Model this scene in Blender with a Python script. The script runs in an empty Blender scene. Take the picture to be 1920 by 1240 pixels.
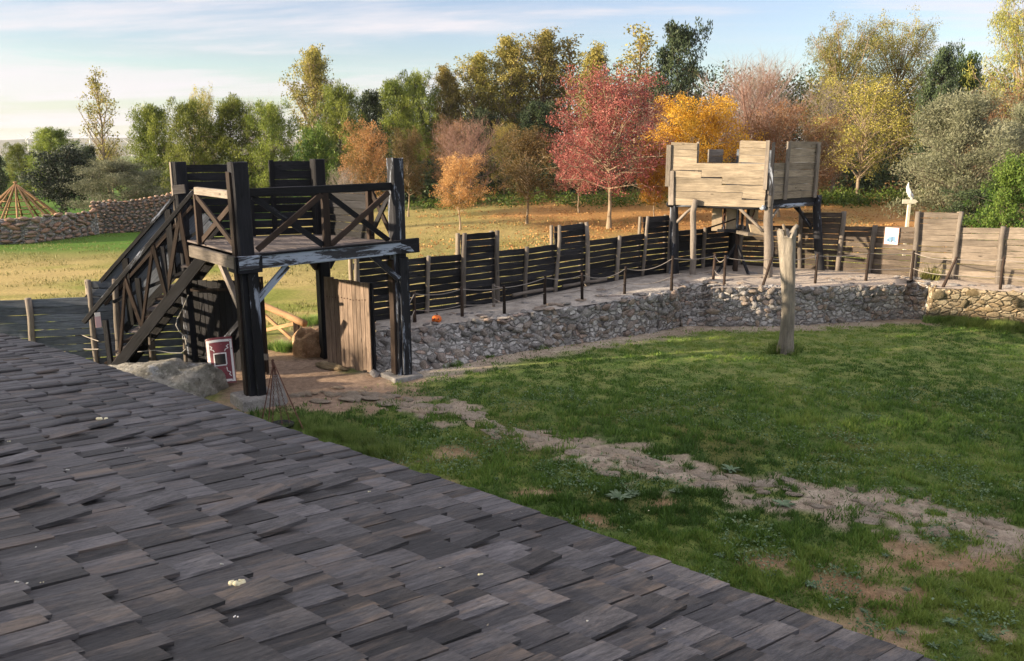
import bpy, math, random
import numpy as np
from mathutils import Vector, Matrix
R = math.radians
PI = math.pi
C = bpy.context.scene.collection
rnd = random.Random(7)
rng = np.random.default_rng(11)

# ------------------------------------------------------------------ camera, sky, sun
F, H = 1500.0, 4.6
PIT = math.atan(330 / F)
CP, SP = math.cos(PIT), math.sin(PIT)
cam_d = bpy.data.cameras.new('camera')
cam = bpy.data.objects.new('camera', cam_d); C.objects.link(cam)
cam.location = (0, 0, H); cam.rotation_euler = (PI / 2 - PIT, 0, 0)
cam_d.sensor_width = 36; cam_d.lens = 36 * F / 1920
cam_d.clip_start = 0.05; cam_d.clip_end = 12000
bpy.context.scene.camera = cam

SUN_AZ, SUN_EL = -106, 12.5
world = bpy.data.worlds.new('World'); bpy.context.scene.world = world
world.use_nodes = True
wn = world.node_tree; wn.nodes.clear()
def N(t, kind, **k):
    n = t.nodes.new(kind)
    for a, b in k.items(): setattr(n, a, b)
    return n
sky = N(wn, 'ShaderNodeTexSky', sky_type='NISHITA', sun_disc=False)
sky.sun_elevation = R(SUN_EL); sky.sun_rotation = R(SUN_AZ)
sky.air_density = 1.0; sky.dust_density = 1.0; sky.ozone_density = 1.6
tc = N(wn, 'ShaderNodeTexCoord')
sep = N(wn, 'ShaderNodeSeparateXYZ'); wn.links.new(tc.outputs['Generated'], sep.inputs[0])
def wmath(op, a, b=None, clamp=False):
    n = N(wn, 'ShaderNodeMath', operation=op, use_clamp=clamp)
    for i, v in enumerate((a, b)):
        if v is None: continue
        if isinstance(v, (int, float)): n.inputs[i].default_value = v
        else: wn.links.new(v, n.inputs[i])
    return n.outputs[0]
zz = wmath('MAXIMUM', sep.outputs[2], 0.0)
den = wmath('ADD', zz, 0.07)
comb = N(wn, 'ShaderNodeCombineXYZ')
wn.links.new(wmath('DIVIDE', sep.outputs[0], den), comb.inputs[0])
wn.links.new(wmath('DIVIDE', sep.outputs[1], den), comb.inputs[1])
def wnoise(scale, detail, rough, mp, loc):
    m = N(wn, 'ShaderNodeMapping'); m.inputs['Scale'].default_value = mp; m.inputs['Location'].default_value = loc
    wn.links.new(comb.outputs[0], m.inputs[0])
    n = N(wn, 'ShaderNodeTexNoise'); n.inputs['Scale'].default_value = scale
    n.inputs['Detail'].default_value = detail; n.inputs['Roughness'].default_value = rough
    n.inputs['Distortion'].default_value = 0.35
    wn.links.new(m.outputs[0], n.inputs['Vector']); return n.outputs[0]
def wramp(fac, p0, p1):
    r = N(wn, 'ShaderNodeMapRange', interpolation_type='SMOOTHSTEP')
    r.inputs['From Min'].default_value = p0; r.inputs['From Max'].default_value = p1
    wn.links.new(fac, r.inputs['Value']); return r.outputs[0]
c1 = wramp(wnoise(0.50, 10, 0.62, (0.55, 1.25, 1), (2.7, 8.4, 0)), 0.44, 0.60)
c2 = wramp(wnoise(1.1, 8, 0.6, (0.5, 1.4, 1), (0.4, 7.7, 0)), 0.46, 0.75)
over = wramp(sep.outputs[2], 0.19, 0.5)
cl = wmath('MAXIMUM', wmath('MULTIPLY', wmath('ADD', wmath('MULTIPLY', c1, 0.85), wmath('MULTIPLY', c2, 0.35), True), 0.88), wmath('MULTIPLY', over, 0.93))
mixc = N(wn, 'ShaderNodeMix', data_type='RGBA')
mixs = N(wn, 'ShaderNodeMix', data_type='RGBA')
# pale milky veil low over the horizon
veil = wramp(sep.outputs[2], 0.13, -0.03)
wn.links.new(wmath('MULTIPLY', veil, 0.8), mixs.inputs['Factor'])
gain = N(wn, 'ShaderNodeVectorMath', operation='SCALE'); gain.inputs['Scale'].default_value = 0.70
hsv = N(wn, 'ShaderNodeHueSaturation'); hsv.inputs['Saturation'].default_value = 1.0; hsv.inputs['Hue'].default_value = 0.53; wn.links.new(sky.outputs[0], hsv.inputs['Color']); wn.links.new(hsv.outputs[0], gain.inputs[0])
wn.links.new(gain.outputs[0], mixs.inputs['A']); mixs.inputs['B'].default_value = (2.45, 2.38, 2.28, 1)
wn.links.new(cl, mixc.inputs['Factor'])
wn.links.new(mixs.outputs['Result'], mixc.inputs['A']); mixc.inputs['B'].default_value = (2.75, 2.62, 2.74, 1)
bg = N(wn, 'ShaderNodeBackground'); bg.inputs['Strength'].default_value = 0.1
out = N(wn, 'ShaderNodeOutputWorld')
wn.links.new(mixc.outputs['Result'], bg.inputs[0]); wn.links.new(bg.outputs[0], out.inputs[0])

sl = bpy.data.lights.new('sun', 'SUN'); sl.energy = 3.7; sl.angle = R(0.8); sl.color = (1.0, 0.80, 0.57)
so = bpy.data.objects.new('sun', sl); C.objects.link(so)
sd = Vector((math.sin(R(SUN_AZ)) * math.cos(R(SUN_EL)), math.cos(R(SUN_AZ)) * math.cos(R(SUN_EL)), math.sin(R(SUN_EL))))
so.rotation_euler = sd.to_track_quat('Z', 'Y').to_euler(); so.location = sd * 60
vs = bpy.context.scene.view_settings
vs.view_transform = 'Standard'; vs.look = 'None'; vs.gamma = 1; vs.exposure = 1.8
bpy.context.scene.display_settings.display_device = 'sRGB'

# ------------------------------------------------------------------ geometry of the view (pixels of the photograph -> metres)
def ray(px, py):
    x = (px - 960) / F; y = (620 - py) / F
    return x, CP + y * SP, y * CP - SP
def at(px, py, z=0.0):
    a, b, c = ray(px, py); t = (z - H) / c
    return Vector((a * t, b * t, z))
def atY(px, py, Y):
    a, b, c = ray(px, py); t = Y / b
    return Vector((a * t, Y, H + c * t))
def proj(x, y, z):
    z = z - H; d = y * CP - z * SP; u = y * SP + z * CP
    return 960 + F * x / d, 620 - F * u / d

# ------------------------------------------------------------------ numpy noise
def _h(ix, iy, s):
    n = (ix * 374761393 + iy * 668265263 + s * 1442695041) & 0xffffffff
    n = ((n ^ (n >> 13)) * 1274126177) & 0xffffffff
    return ((n ^ (n >> 16)) & 0xffff) / 65535.0
def vnoise(x, y, s=0):
    x = np.asarray(x, float); y = np.asarray(y, float)
    ix = np.floor(x).astype(np.int64); iy = np.floor(y).astype(np.int64)
    fx = x - ix; fy = y - iy; fx = fx * fx * (3 - 2 * fx); fy = fy * fy * (3 - 2 * fy)
    a = _h(ix, iy, s); b = _h(ix + 1, iy, s); c = _h(ix, iy + 1, s); d = _h(ix + 1, iy + 1, s)
    return (a * (1 - fx) + b * fx) * (1 - fy) + (c * (1 - fx) + d * fx) * fy
def fbm(x, y, s=0, o=4):
    r = 0; a = 0.5; t = 0
    for i in range(o):
        r = r + a * vnoise(x * 2 ** i + 17 * i, y * 2 ** i - 9 * i, s + i); t += a; a *= 0.5
    return r / t
def sstep(a, b, x):
    t = np.clip((np.asarray(x, float) - a) / (b - a), 0, 1); return t * t * (3 - 2 * t)
def dpoly(x, y, pts):
    d = np.full(np.shape(x), 1e9)
    for (x0, y0), (x1, y1) in zip(pts[:-1], pts[1:]):
        vx, vy = x1 - x0, y1 - y0; L = vx * vx + vy * vy
        t = np.clip(((x - x0) * vx + (y - y0) * vy) / L, 0, 1)
        d = np.minimum(d, np.hypot(x - x0 - t * vx, y - y0 - t * vy))
    return d

# ------------------------------------------------------------------ object helpers
W = {}
def place(o, parent, M):
    W[o.name] = M
    if parent is not None:
        o.parent = parent; o.matrix_basis = W[parent.name].inverted() @ M
    else: o.matrix_basis = M
def tag(o, label=None, cat=None, group=None, kind=None):
    if label: o['label'] = label
    if cat: o['category'] = cat
    if group: o['group'] = group
    if kind: o['kind'] = kind
    return o
def thing(name, label, cat, loc=(0, 0, 0), group=None):
    o = bpy.data.objects.new(name, None); C.objects.link(o); o.empty_display_size = 0.2
    place(o, None, Matrix.Translation(Vector(loc)))
    return tag(o, label, cat, group)
def mobj(name, me, parent=None, M=None):
    o = bpy.data.objects.new(name, me); C.objects.link(o)
    place(o, parent, M if M is not None else Matrix.Identity(4)); return o
def mesh_np(name, v, f, mat, smooth=False, attrs=None):
    """v (n,3), f (m,k) all faces with k corners"""
    v = np.asarray(v, np.float32); f = np.asarray(f, np.int32)
    me = bpy.data.meshes.new(name); m, k = f.shape
    me.vertices.add(len(v)); me.vertices.foreach_set('co', v.ravel())
    me.loops.add(m * k); me.loops.foreach_set('vertex_index', f.ravel())
    me.polygons.add(m); me.polygons.foreach_set('loop_start', np.arange(0, m * k, k, dtype=np.int32))
    try: me.polygons.foreach_set('loop_total', np.full(m, k, np.int32))
    except Exception: pass
    if smooth: me.polygons.foreach_set('use_smooth', np.ones(m, bool))
    if attrs:
        for an, (ty, dat) in attrs.items():
            a = me.attributes.new(an, ty, 'POINT')
            a.data.foreach_set('color' if ty == 'FLOAT_COLOR' else 'value', np.asarray(dat, np.float32).ravel())
    me.materials.append(mat); me.update(calc_edges=True); return me
class MB:
    def __init__(s): s.v = []; s.f = []
    def add(s, vs, fs):
        n = len(s.v); s.v += [tuple(q) for q in vs]; s.f += [tuple(i + n for i in q) for q in fs]
    def box(s, c, d, rot=None):
        q = [Vector((x * d[0] / 2, y * d[1] / 2, z * d[2] / 2)) for x in (-1, 1) for y in (-1, 1) for z in (-1, 1)]
        if rot is not None: q = [rot @ p for p in q]
        s.add([p + Vector(c) for p in q], [(0, 1, 3, 2), (4, 6, 7, 5), (0, 4, 5, 1), (2, 3, 7, 6), (0, 2, 6, 4), (1, 5, 7, 3)])
    def tube(s, pts, rad, n=8, cap=True, jit=0.0, r=None, flat=1.0):
        r = r or rnd; pts = [Vector(p) for p in pts]; rings = []
        up = Vector((0, 0, 1))
        for i, p in enumerate(pts):
            t = (pts[min(i + 1, len(pts) - 1)] - pts[max(i - 1, 0)]).normalized()
            u = up if abs(t.z) < 0.9 else Vector((0, 1, 0))
            a = t.cross(u).normalized(); b = a.cross(t).normalized()
            rr = rad[i] if isinstance(rad, (list, tuple)) else rad
            rings.append([p + (a * math.cos(2 * PI * k / n) + b * flat * math.sin(2 * PI * k / n)) * rr * (1 + r.uniform(-jit, jit)) for k in range(n)])
        vs = [q for g in rings for q in g]; fs = []
        for i in range(len(pts) - 1):
            for k in range(n):
                a0 = i * n + k; a1 = i * n + (k + 1) % n
                fs.append((a0, a1, a1 + n, a0 + n))
        if cap: fs.append(tuple(reversed(range(n)))); fs.append(tuple(range((len(pts) - 1) * n, len(pts) * n)))
        s.add(vs, fs)
    def build(s, name, mat, parent=None, M=None, smooth=False):
        me = bpy.data.meshes.new(name); me.from_pydata(s.v, [], s.f); me.update()
        if smooth: me.polygons.foreach_set('use_smooth', [True] * len(me.polygons))
        me.materials.append(mat); me.validate()
        return mobj(name, me, parent, M)
def frame_of(p0, p1, up):
    p0, p1 = Vector(p0), Vector(p1); x = (p1 - p0).normalized(); up = Vector(up)
    if abs(x.dot(up)) > 0.97: up = Vector((0, 1, 0)) if abs(x.y) < 0.9 else Vector((1, 0, 0))
    y = up.cross(x).normalized(); z = x.cross(y)
    M = Matrix((x, y, z)).transposed().to_4x4(); M.translation = p0
    return M, (p1 - p0).length
def beam(name, p0, p1, w, h, mat, parent, up=(0, 0, 1), ch=0.0, seg=2, jit=0.004, taper=1.0, bow=0.0):
    """sawn timber from p0 to p1: local X = grain; w across (Y), h along up (Z); centred on its axis"""
    M, L = frame_of(p0, p1, up); vs = []; fs = []
    hw, hh = w / 2, h / 2
    if ch > 0: sec = [(-hw + ch, -hh), (hw - ch, -hh), (hw, -hh + ch), (hw, hh - ch), (hw - ch, hh), (-hw + ch, hh), (-hw, hh - ch), (-hw, -hh + ch)]
    else: sec = [(-hw, -hh), (hw, -hh), (hw, hh), (-hw, hh)]
    n = len(sec)
    ph = rnd.uniform(0, 6)
    for i in range(seg + 1):
        t = i / seg; k = 1 + (taper - 1) * t
        by = bow * math.sin(PI * t) ; 
        for (a, b) in sec:
            vs.append((L * t + (rnd.uniform(-jit, jit) * 2 if i in (0, seg) else 0), a * k + rnd.uniform(-jit, jit) + by, b * k + rnd.uniform(-jit, jit)))
    for i in range(seg):
        for k in range(n):
            a0 = i * n + k; a1 = i * n + (k + 1) % n; fs.append((a0, a1, a1 + n, a0 + n))
    fs.append(tuple(reversed(range(n)))); fs.append(tuple(range(seg * n, (seg + 1) * n)))
    mb = MB(); mb.add(vs, fs); return mb.build(name, mat, parent, M)
def log(name, p0, p1, r0, r1, mat, parent, n=9, seg=6, jit=0.1, wob=0.02, knots=0):
    """round rustic pole"""
    M, L = frame_of(p0, p1, (0, 0, 1)); pts = []; rad = []
    ox = oy = 0
    for i in range(seg + 1):
        t = i / seg; ox += rnd.uniform(-wob, wob); oy += rnd.uniform(-wob, wob)
        pts.append((L * t, ox * (0 < i < seg), oy * (0 < i < seg)))
        rad.append((r0 + (r1 - r0) * t) * rnd.uniform(1 - jit, 1 + jit))
    mb = MB(); mb.tube(pts, rad, n, True, jit * 0.6); o = mb.build(name, mat, parent, M, smooth=True)
    return o

# ------------------------------------------------------------------ materials
def newmat(name):
    m = bpy.data.materials.new(name); m.use_nodes = True; t = m.node_tree
    b = t.nodes['Principled BSDF']; return m, t, b
def lk(t, a, b): t.links.new(a, b)
def noise(t, vec, scale, detail=5, rough=0.55, mp=None, loc=None, dist=0.0):
    if mp is not None or loc is not None:
        m = N(t, 'ShaderNodeMapping')
        if mp is not None: m.inputs['Scale'].default_value = mp
        if loc is not None: m.inputs['Location'].default_value = loc
        lk(t, vec, m.inputs[0]); vec = m.outputs[0]
    n = N(t, 'ShaderNodeTexNoise'); n.inputs['Scale'].default_value = scale; n.inputs['Detail'].default_value = detail
    n.inputs['Roughness'].default_value = rough; n.inputs['Distortion'].default_value = dist
    lk(t, vec, n.inputs['Vector']); return n.outputs[0]
def ramp(t, fac, p0, p1, a=0.0, b=1.0):
    r = N(t, 'ShaderNodeMapRange'); r.inputs['From Min'].default_value = p0; r.inputs['From Max'].default_value = p1
    r.inputs['To Min'].default_value = a; r.inputs['To Max'].default_value = b
    if isinstance(fac, (int, float)): r.inputs['Value'].default_value = fac
    else: lk(t, fac, r.inputs['Value'])
    return r.outputs[0]
def mixrgb(t, fac, a, b, mode='MIX'):
    m = N(t, 'ShaderNodeMix', data_type='RGBA', blend_type=mode)
    for s, v in (('Factor', fac), ('A', a), ('B', b)):
        if isinstance(v, (int, float)): m.inputs[s].default_value = v
        elif isinstance(v, tuple): m.inputs[s].default_value = v + (1,) if len(v) == 3 else v
        else: lk(t, v, m.inputs[s])
    return m.outputs['Result']
def mth(t, op, a, b=None):
    n = N(t, 'ShaderNodeMath', operation=op)
    for i, v in enumerate((a, b)):
        if v is None: continue
        if isinstance(v, (int, float)): n.inputs[i].default_value = v
        else: lk(t, v, n.inputs[i])
    return n.outputs[0]
def bump(t, b, h, dist=0.01, strength=0.6):
    n = N(t, 'ShaderNodeBump'); n.inputs['Distance'].default_value = dist; n.inputs['Strength'].default_value = strength
    lk(t, h, n.inputs['Height']); lk(t, n.outputs[0], b.inputs['Normal'])
def objco(t, k=17.0):
    """object coordinates shifted by a per-object random amount"""
    c = N(t, 'ShaderNodeTexCoord'); oi = N(t, 'ShaderNodeObjectInfo')
    v = N(t, 'ShaderNodeVectorMath', operation='ADD'); lk(t, c.outputs['Object'], v.inputs[0])
    cx = N(t, 'ShaderNodeCombineXYZ')
    lk(t, mth(t, 'MULTIPLY', oi.outputs['Random'], k), cx.inputs[0]); lk(t, mth(t, 'MULTIPLY', oi.outputs['Random'], k * 3.7), cx.inputs[1]); lk(t, mth(t, 'MULTIPLY', oi.outputs['Random'], k * 7.1), cx.inputs[2])
    lk(t, cx.outputs[0], v.inputs[1]); return v.outputs[0], oi.outputs['Random']
def wood(name, c1, c2, worn=None, w0=0.6, w1=0.72, var=0.5, rough=0.8, gs=1.0, knots=True, spec=0.25, attr=None):
    m, t, b = newmat(name); v, r = objco(t)
    if attr:
        a = N(t, 'ShaderNodeAttribute', attribute_name=attr); r = a.outputs['Fac']
        vv = N(t, 'ShaderNodeVectorMath', operation='ADD'); lk(t, v, vv.inputs[0])
        cx = N(t, 'ShaderNodeCombineXYZ')
        for i, q in enumerate((31., 77., 53.)): lk(t, mth(t, 'MULTIPLY', r, q), cx.inputs[i])
        lk(t, cx.outputs[0], vv.inputs[1]); v = vv.outputs[0]
    g = noise(t, v, 4 * gs, 6, 0.65, (0.5, 9, 9), dist=0.3)
    g2 = noise(t, v, 22 * gs, 4, 0.6, (0.35, 9, 9))
    big = noise(t, v, 1.6, 4, 0.6, (1, 2.5, 2.5))
    f = ramp(t, mth(t, 'ADD', mth(t, 'MULTIPLY', g, 0.6), mth(t, 'MULTIPLY', g2, 0.4)), 0.33, 0.68)
    col = mixrgb(t, f, c1, c2)
    k = ramp(t, big, 0.3, 0.7, 0.7, 1.25)
    k = mth(t, 'MULTIPLY', k, ramp(t, r, 0, 1, 1 - var, 1 + var))
    sc = N(t, 'ShaderNodeVectorMath', operation='SCALE'); lk(t, col, sc.inputs[0]); lk(t, k, sc.inputs['Scale'])
    col = sc.outputs[0]
    if knots:
        vo = N(t, 'ShaderNodeTexVoronoi'); vo.inputs['Scale'].default_value = 3.2
        mp = N(t, 'ShaderNodeMapping'); mp.inputs['Scale'].default_value = (0.55, 1.5, 1.5); lk(t, v, mp.inputs[0]); lk(t, mp.outputs[0], vo.inputs['Vector'])
        kf = ramp(t, vo.outputs['Distance'], 0.04, 0.13, 0.75, 0.0)
        col = mixrgb(t, kf, col, tuple(x * 0.25 for x in c1))
    if worn:
        wf = ramp(t, noise(t, v, 1.8, 7, 0.72, (0.55, 3.5, 3.5), dist=0.5), w0, w1)
        col = mixrgb(t, wf, col, worn)
    lk(t, col, b.inputs['Base Color']); b.inputs['Roughness'].default_value = rough
    b.inputs['Specular IOR Level'].default_value = spec
    bump(t, b, mth(t, 'ADD', g, mth(t, 'MULTIPLY', g2, 0.6)), 0.012, 0.7)
    return m
M_char = wood('charred_wood', (0.0045, 0.005, 0.007), (0.017, 0.018, 0.023), (0.20, 0.21, 0.25), 0.67, 0.76, spec=0.2, rough=0.65)
M_char2 = wood('charred_wood_flaking', (0.006, 0.007, 0.010), (0.026, 0.027, 0.033), (0.30, 0.34, 0.42), 0.56, 0.63, spec=0.3)
M_flake = wood('flaked_pale_wood', (0.02, 0.022, 0.027), (0.10, 0.10, 0.115), (0.36, 0.42, 0.52), 0.46, 0.52, spec=0.3)
M_brown = wood('stained_brown_wood', (0.018, 0.012, 0.010), (0.055, 0.037, 0.028), (0.20, 0.16, 0.14), 0.68, 0.8)
M_grey = wood('weathered_grey_wood', (0.10, 0.085, 0.072), (0.27, 0.235, 0.20), var=0.3)
M_post = wood('weathered_post_wood', (0.12, 0.10, 0.085), (0.34, 0.30, 0.26), var=0.22, knots=True)
M_pale = wood('bleached_plank_wood', (0.15, 0.12, 0.085), (0.37, 0.315, 0.24), var=0.22)
M_fgrey = wood('fence_plank_weathered', (0.10, 0.082, 0.065), (0.29, 0.245, 0.20), var=0.3)
M_blue = wood('blue_grey_plank_wood', (0.05, 0.06, 0.078), (0.19, 0.215, 0.255), var=0.3)
M_gate = wood('gate_plank_wood', (0.10, 0.07, 0.05), (0.32, 0.245, 0.19), var=0.22)
M_log = wood('peeled_log_wood', (0.24, 0.13, 0.06), (0.48, 0.30, 0.16), var=0.15)
M_fence = wood('fence_plank_dark', (0.007, 0.008, 0.010), (0.038, 0.037, 0.041), (0.12, 0.115, 0.115), 0.62, 0.78, var=0.5)
M_fencemid = wood('fence_plank_mid', (0.04, 0.032, 0.026), (0.15, 0.12, 0.095), (0.02, 0.02, 0.02), 0.58, 0.7, var=0.4)
M_shingle = wood('shingle_wood', (0.017, 0.0175, 0.021), (0.138, 0.131, 0.136), (0.215, 0.165, 0.13), 0.52, 0.76, var=0.62, gs=1.5, spec=0.4, rough=0.6, attr='tone')
M_deck = wood('deck_board_wood', (0.07, 0.06, 0.06), (0.19, 0.165, 0.16), var=0.2)

def leafmat(name, cols, trans=0.35, rough=0.55, vary=0.25):
    m, t, b = newmat(name)
    a = N(t, 'ShaderNodeAttribute', attribute_name='tone'); oi = N(t, 'ShaderNodeObjectInfo')
    cr = N(t, 'ShaderNodeValToRGB'); el = cr.color_ramp.elements
    el[0].color = cols[0] + (1,); el[0].position = 0.1; el[1].color = cols[-1] + (1,); el[1].position = 0.9
    for i, c in enumerate(cols[1:-1]):
        e = el.new((i + 1) / (len(cols) - 1)); e.color = c + (1,)
    lk(t, a.outputs['Fac'], cr.inputs[0])
    hs = N(t, 'ShaderNodeHueSaturation'); lk(t, cr.outputs[0], hs.inputs['Color'])
    lk(t, ramp(t, oi.outputs['Random'], 0, 1, 1 - vary, 1 + vary), hs.inputs['Value'])
    lk(t, ramp(t, oi.outputs['Random'], 0, 1, 0.49, 0.51), hs.inputs['Hue'])
    lk(t, hs.outputs[0], b.inputs['Base Color']); b.inputs['Roughness'].default_value = rough; b.inputs['Specular IOR Level'].default_value = 0.25
    tr = N(t, 'ShaderNodeBsdfTranslucent'); lk(t, hs.outputs[0], tr.inputs[0])
    mx = N(t, 'ShaderNodeMixShader'); mx.inputs[0].default_value = trans
    lk(t, b.outputs[0], mx.inputs[1]); lk(t, tr.outputs[0], mx.inputs[2]); lk(t, mx.outputs[0], t.nodes['Material Output'].inputs[0])
    return m
L_pine = leafmat('pine_needles', [(0.065, 0.10, 0.018), (0.18, 0.23, 0.04), (0.33, 0.37, 0.07)])
L_dark = leafmat('dark_evergreen_leaves', [(0.02, 0.034, 0.018), (0.045, 0.07, 0.032), (0.09, 0.125, 0.05)], 0.15)
L_oak = leafmat('holm_oak_leaves', [(0.018, 0.028, 0.018), (0.045, 0.062, 0.04), (0.10, 0.125, 0.075)], 0.15)
L_olive = leafmat('olive_leaves', [(0.085, 0.10, 0.05), (0.19, 0.205, 0.125), (0.33, 0.34, 0.23)], 0.2)
L_poplar = leafmat('poplar_leaves', [(0.11, 0.11, 0.03), (0.27, 0.235, 0.06), (0.46, 0.37, 0.12)])
L_gold = leafmat('golden_leaves', [(0.33, 0.16, 0.02), (0.58, 0.33, 0.035), (0.70, 0.44, 0.06)])
L_red = leafmat('crimson_leaves', [(0.20, 0.065, 0.06), (0.40, 0.13, 0.11), (0.56, 0.25, 0.20)])
L_orange = leafmat('orange_leaves', [(0.17, 0.13, 0.04), (0.42, 0.21, 0.09), (0.50, 0.30, 0.13)])
L_rust = leafmat('rust_brown_leaves', [(0.14, 0.08, 0.04), (0.30, 0.17, 0.08), (0.44, 0.26, 0.13)])
L_brgr = leafmat('brown_green_leaves', [(0.05, 0.045, 0.018), (0.13, 0.10, 0.035), (0.25, 0.16, 0.06)])
L_yelbr = leafmat('yellow_brown_leaves', [(0.14, 0.125, 0.04), (0.31, 0.275, 0.065), (0.48, 0.40, 0.09)])
L_euc = leafmat('eucalyptus_leaves', [(0.13, 0.15, 0.035), (0.28, 0.28, 0.06), (0.46, 0.40, 0.10)])
L_green = leafmat('fresh_green_leaves', [(0.03, 0.06, 0.012), (0.07, 0.12, 0.02), (0.15, 0.2, 0.04)])
L_grass = leafmat('grass_blades', [(0.065, 0.125, 0.028), (0.135, 0.235, 0.045), (0.26, 0.33, 0.075)], 0.3, 0.5, 0)
L_weed = leafmat('weed_leaves', [(0.06, 0.12, 0.05), (0.14, 0.225, 0.10), (0.27, 0.36, 0.22)], 0.2, 0.5, 0)
L_silver = leafmat('silvery_thistle_leaves', [(0.05, 0.09, 0.045), (0.10, 0.165, 0.085), (0.21, 0.29, 0.18)], 0.15, 0.5, 0.1)
L_tallgrass = leafmat('tall_grass_blades', [(0.06, 0.12, 0.03), (0.14, 0.24, 0.05), (0.30, 0.38, 0.12)], 0.3, 0.5, 0.1)
L_tuft = leafmat('dry_green_tuft', [(0.07, 0.09, 0.025), (0.17, 0.18, 0.05), (0.33, 0.30, 0.12)], 0.2, 0.5, 0)

def bark(name, a, b_):
    m, t, b = newmat(name); v, r = objco(t)
    n = noise(t, v, 5, 6, 0.65, (1, 1, 0.35))
    lk(t, mixrgb(t, ramp(t, n, 0.35, 0.65), a, b_), b.inputs['Base Color']); b.inputs['Roughness'].default_value = 0.9
    bump(t, b, n, 0.03, 0.6); return m
B_pale = bark('pale_bark', (0.16, 0.12, 0.08), (0.36, 0.28, 0.19))
B_dark = bark('dark_bark', (0.05, 0.04, 0.03), (0.14, 0.11, 0.085))
B_twig = bark('reddish_twigs', (0.16, 0.085, 0.065), (0.32, 0.20, 0.16))
B_greytwig = bark('grey_twigs', (0.16, 0.13, 0.11), (0.36, 0.31, 0.27))

def stonemat(name, cols, patch=None, ob=True, scale=3.0):
    m, t, b = newmat(name)
    if ob: v, r = objco(t)
    else:
        c = N(t, 'ShaderNodeTexCoord'); v = c.outputs['Object']; r = None
    n = noise(t, v, scale, 8, 0.68); n2 = noise(t, v, scale * 7, 5, 0.7)
    col = mixrgb(t, ramp(t, n, 0.34, 0.64), cols[0], cols[1])
    if r is not None:
        cr = N(t, 'ShaderNodeValToRGB'); el = cr.color_ramp.elements
        tints = cols[2:] or [(1, 1, 1)]
        el[0].color = tints[0] + (1,); el[1].color = tints[-1] + (1,)
        for i, c in enumerate(tints[1:-1]):
            e = el.new((i + 1) / (len(tints) - 1)); e.color = c + (1,)
        lk(t, r, cr.inputs[0]); col = mixrgb(t, 1.0, col, cr.outputs[0], 'MULTIPLY')
    col = mixrgb(t, ramp(t, n2, 0.56, 0.68, 0, 0.6), col, tuple(x * 0.22 for x in cols[0]))
    col = mixrgb(t, ramp(t, noise(t, v, scale * 3, 5, 0.7, loc=(9, 1, 4)), 0.55, 0.66, 0, 0.6), col, tuple(min(1, x * 1.45) for x in cols[1]))
    if patch: col = mixrgb(t, ramp(t, noise(t, v, scale * 0.8, 5, 0.7, loc=(5, 3, 1)), 0.56, 0.66), col, patch)
    lk(t, col, b.inputs['Base Color']); b.inputs['Roughness'].default_value = 0.92; b.inputs['Specular IOR Level'].default_value = 0.2
    bump(t, b, mth(t, 'ADD', n, mth(t, 'MULTIPLY', n2, 0.9)), 0.08, 1.0); return m
def rubble(name, cols, joint, scale=5.5):
    m, t, b = newmat(name); c = N(t, 'ShaderNodeTexCoord'); v = c.outputs['Object']
    nz = noise(t, v, 3.0, 4, 0.6); wv = N(t, 'ShaderNodeVectorMath', operation='ADD'); lk(t, v, wv.inputs[0])
    sc = N(t, 'ShaderNodeVectorMath', operation='SCALE'); sc.inputs['Scale'].default_value = 0.18
    nt_ = N(t, 'ShaderNodeTexNoise'); nt_.inputs['Scale'].default_value = 4; nt_.inputs['Detail'].default_value = 4; lk(t, v, nt_.inputs['Vector']); lk(t, nt_.outputs['Color'], sc.inputs[0]); lk(t, sc.outputs[0], wv.inputs[1])
    mp = N(t, 'ShaderNodeMapping'); mp.inputs['Scale'].default_value = (1, 1, 1.5); lk(t, wv.outputs[0], mp.inputs[0])
    vo = N(t, 'ShaderNodeTexVoronoi'); vo.inputs['Scale'].default_value = scale; lk(t, mp.outputs[0], vo.inputs['Vector'])
    ve = N(t, 'ShaderNodeTexVoronoi', feature='DISTANCE_TO_EDGE'); ve.inputs['Scale'].default_value = scale; lk(t, mp.outputs[0], ve.inputs['Vector'])
    sx = N(t, 'ShaderNodeSeparateColor'); lk(t, vo.outputs['Color'], sx.inputs[0])
    fine = noise(t, v, 22, 6, 0.72)
    col = mixrgb(t, sx.outputs[0], cols[0], cols[1]); col = mixrgb(t, ramp(t, sx.outputs[1], 0.8, 0.9, 0, 0.8), col, cols[2])
    ed = ramp(t, ve.outputs['Distance'], 0.0, 0.07, 1, 0); col = mixrgb(t, ed, col, joint)
    k = ramp(t, fine, 0.35, 0.65, 0.6, 1.25); s2 = N(t, 'ShaderNodeVectorMath', operation='SCALE'); lk(t, col, s2.inputs[0]); lk(t, k, s2.inputs['Scale'])
    lk(t, s2.outputs[0], b.inputs['Base Color']); b.inputs['Roughness'].default_value = 0.95
    bump(t, b, mth(t, 'ADD', ramp(t, ve.outputs['Distance'], 0, 0.16), mth(t, 'MULTIPLY', fine, 0.5)), 0.09, 1.0); return m
S_lime = stonemat('limestone_rubble', ((0.33, 0.315, 0.30), (0.68, 0.665, 0.64), (1, .98, .95), (.8, .8, .82), (1.05, .85, .68), (.62, .6, .62), (1.1, 1.1, 1.12), (.85, .66, .56)))
S_warm = stonemat('tawny_limestone', ((0.32, 0.26, 0.17), (0.60, 0.51, 0.37), (1, .95, .9), (1.1, 1, .85), (.8, .8, .75)))
S_dry = stonemat('dry_stone', ((0.32, 0.235, 0.19), (0.62, 0.51, 0.43), (1, .9, .85), (.85, .9, .95), (1.1, .8, .65), (1.1, 1.05, 1)))
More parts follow.
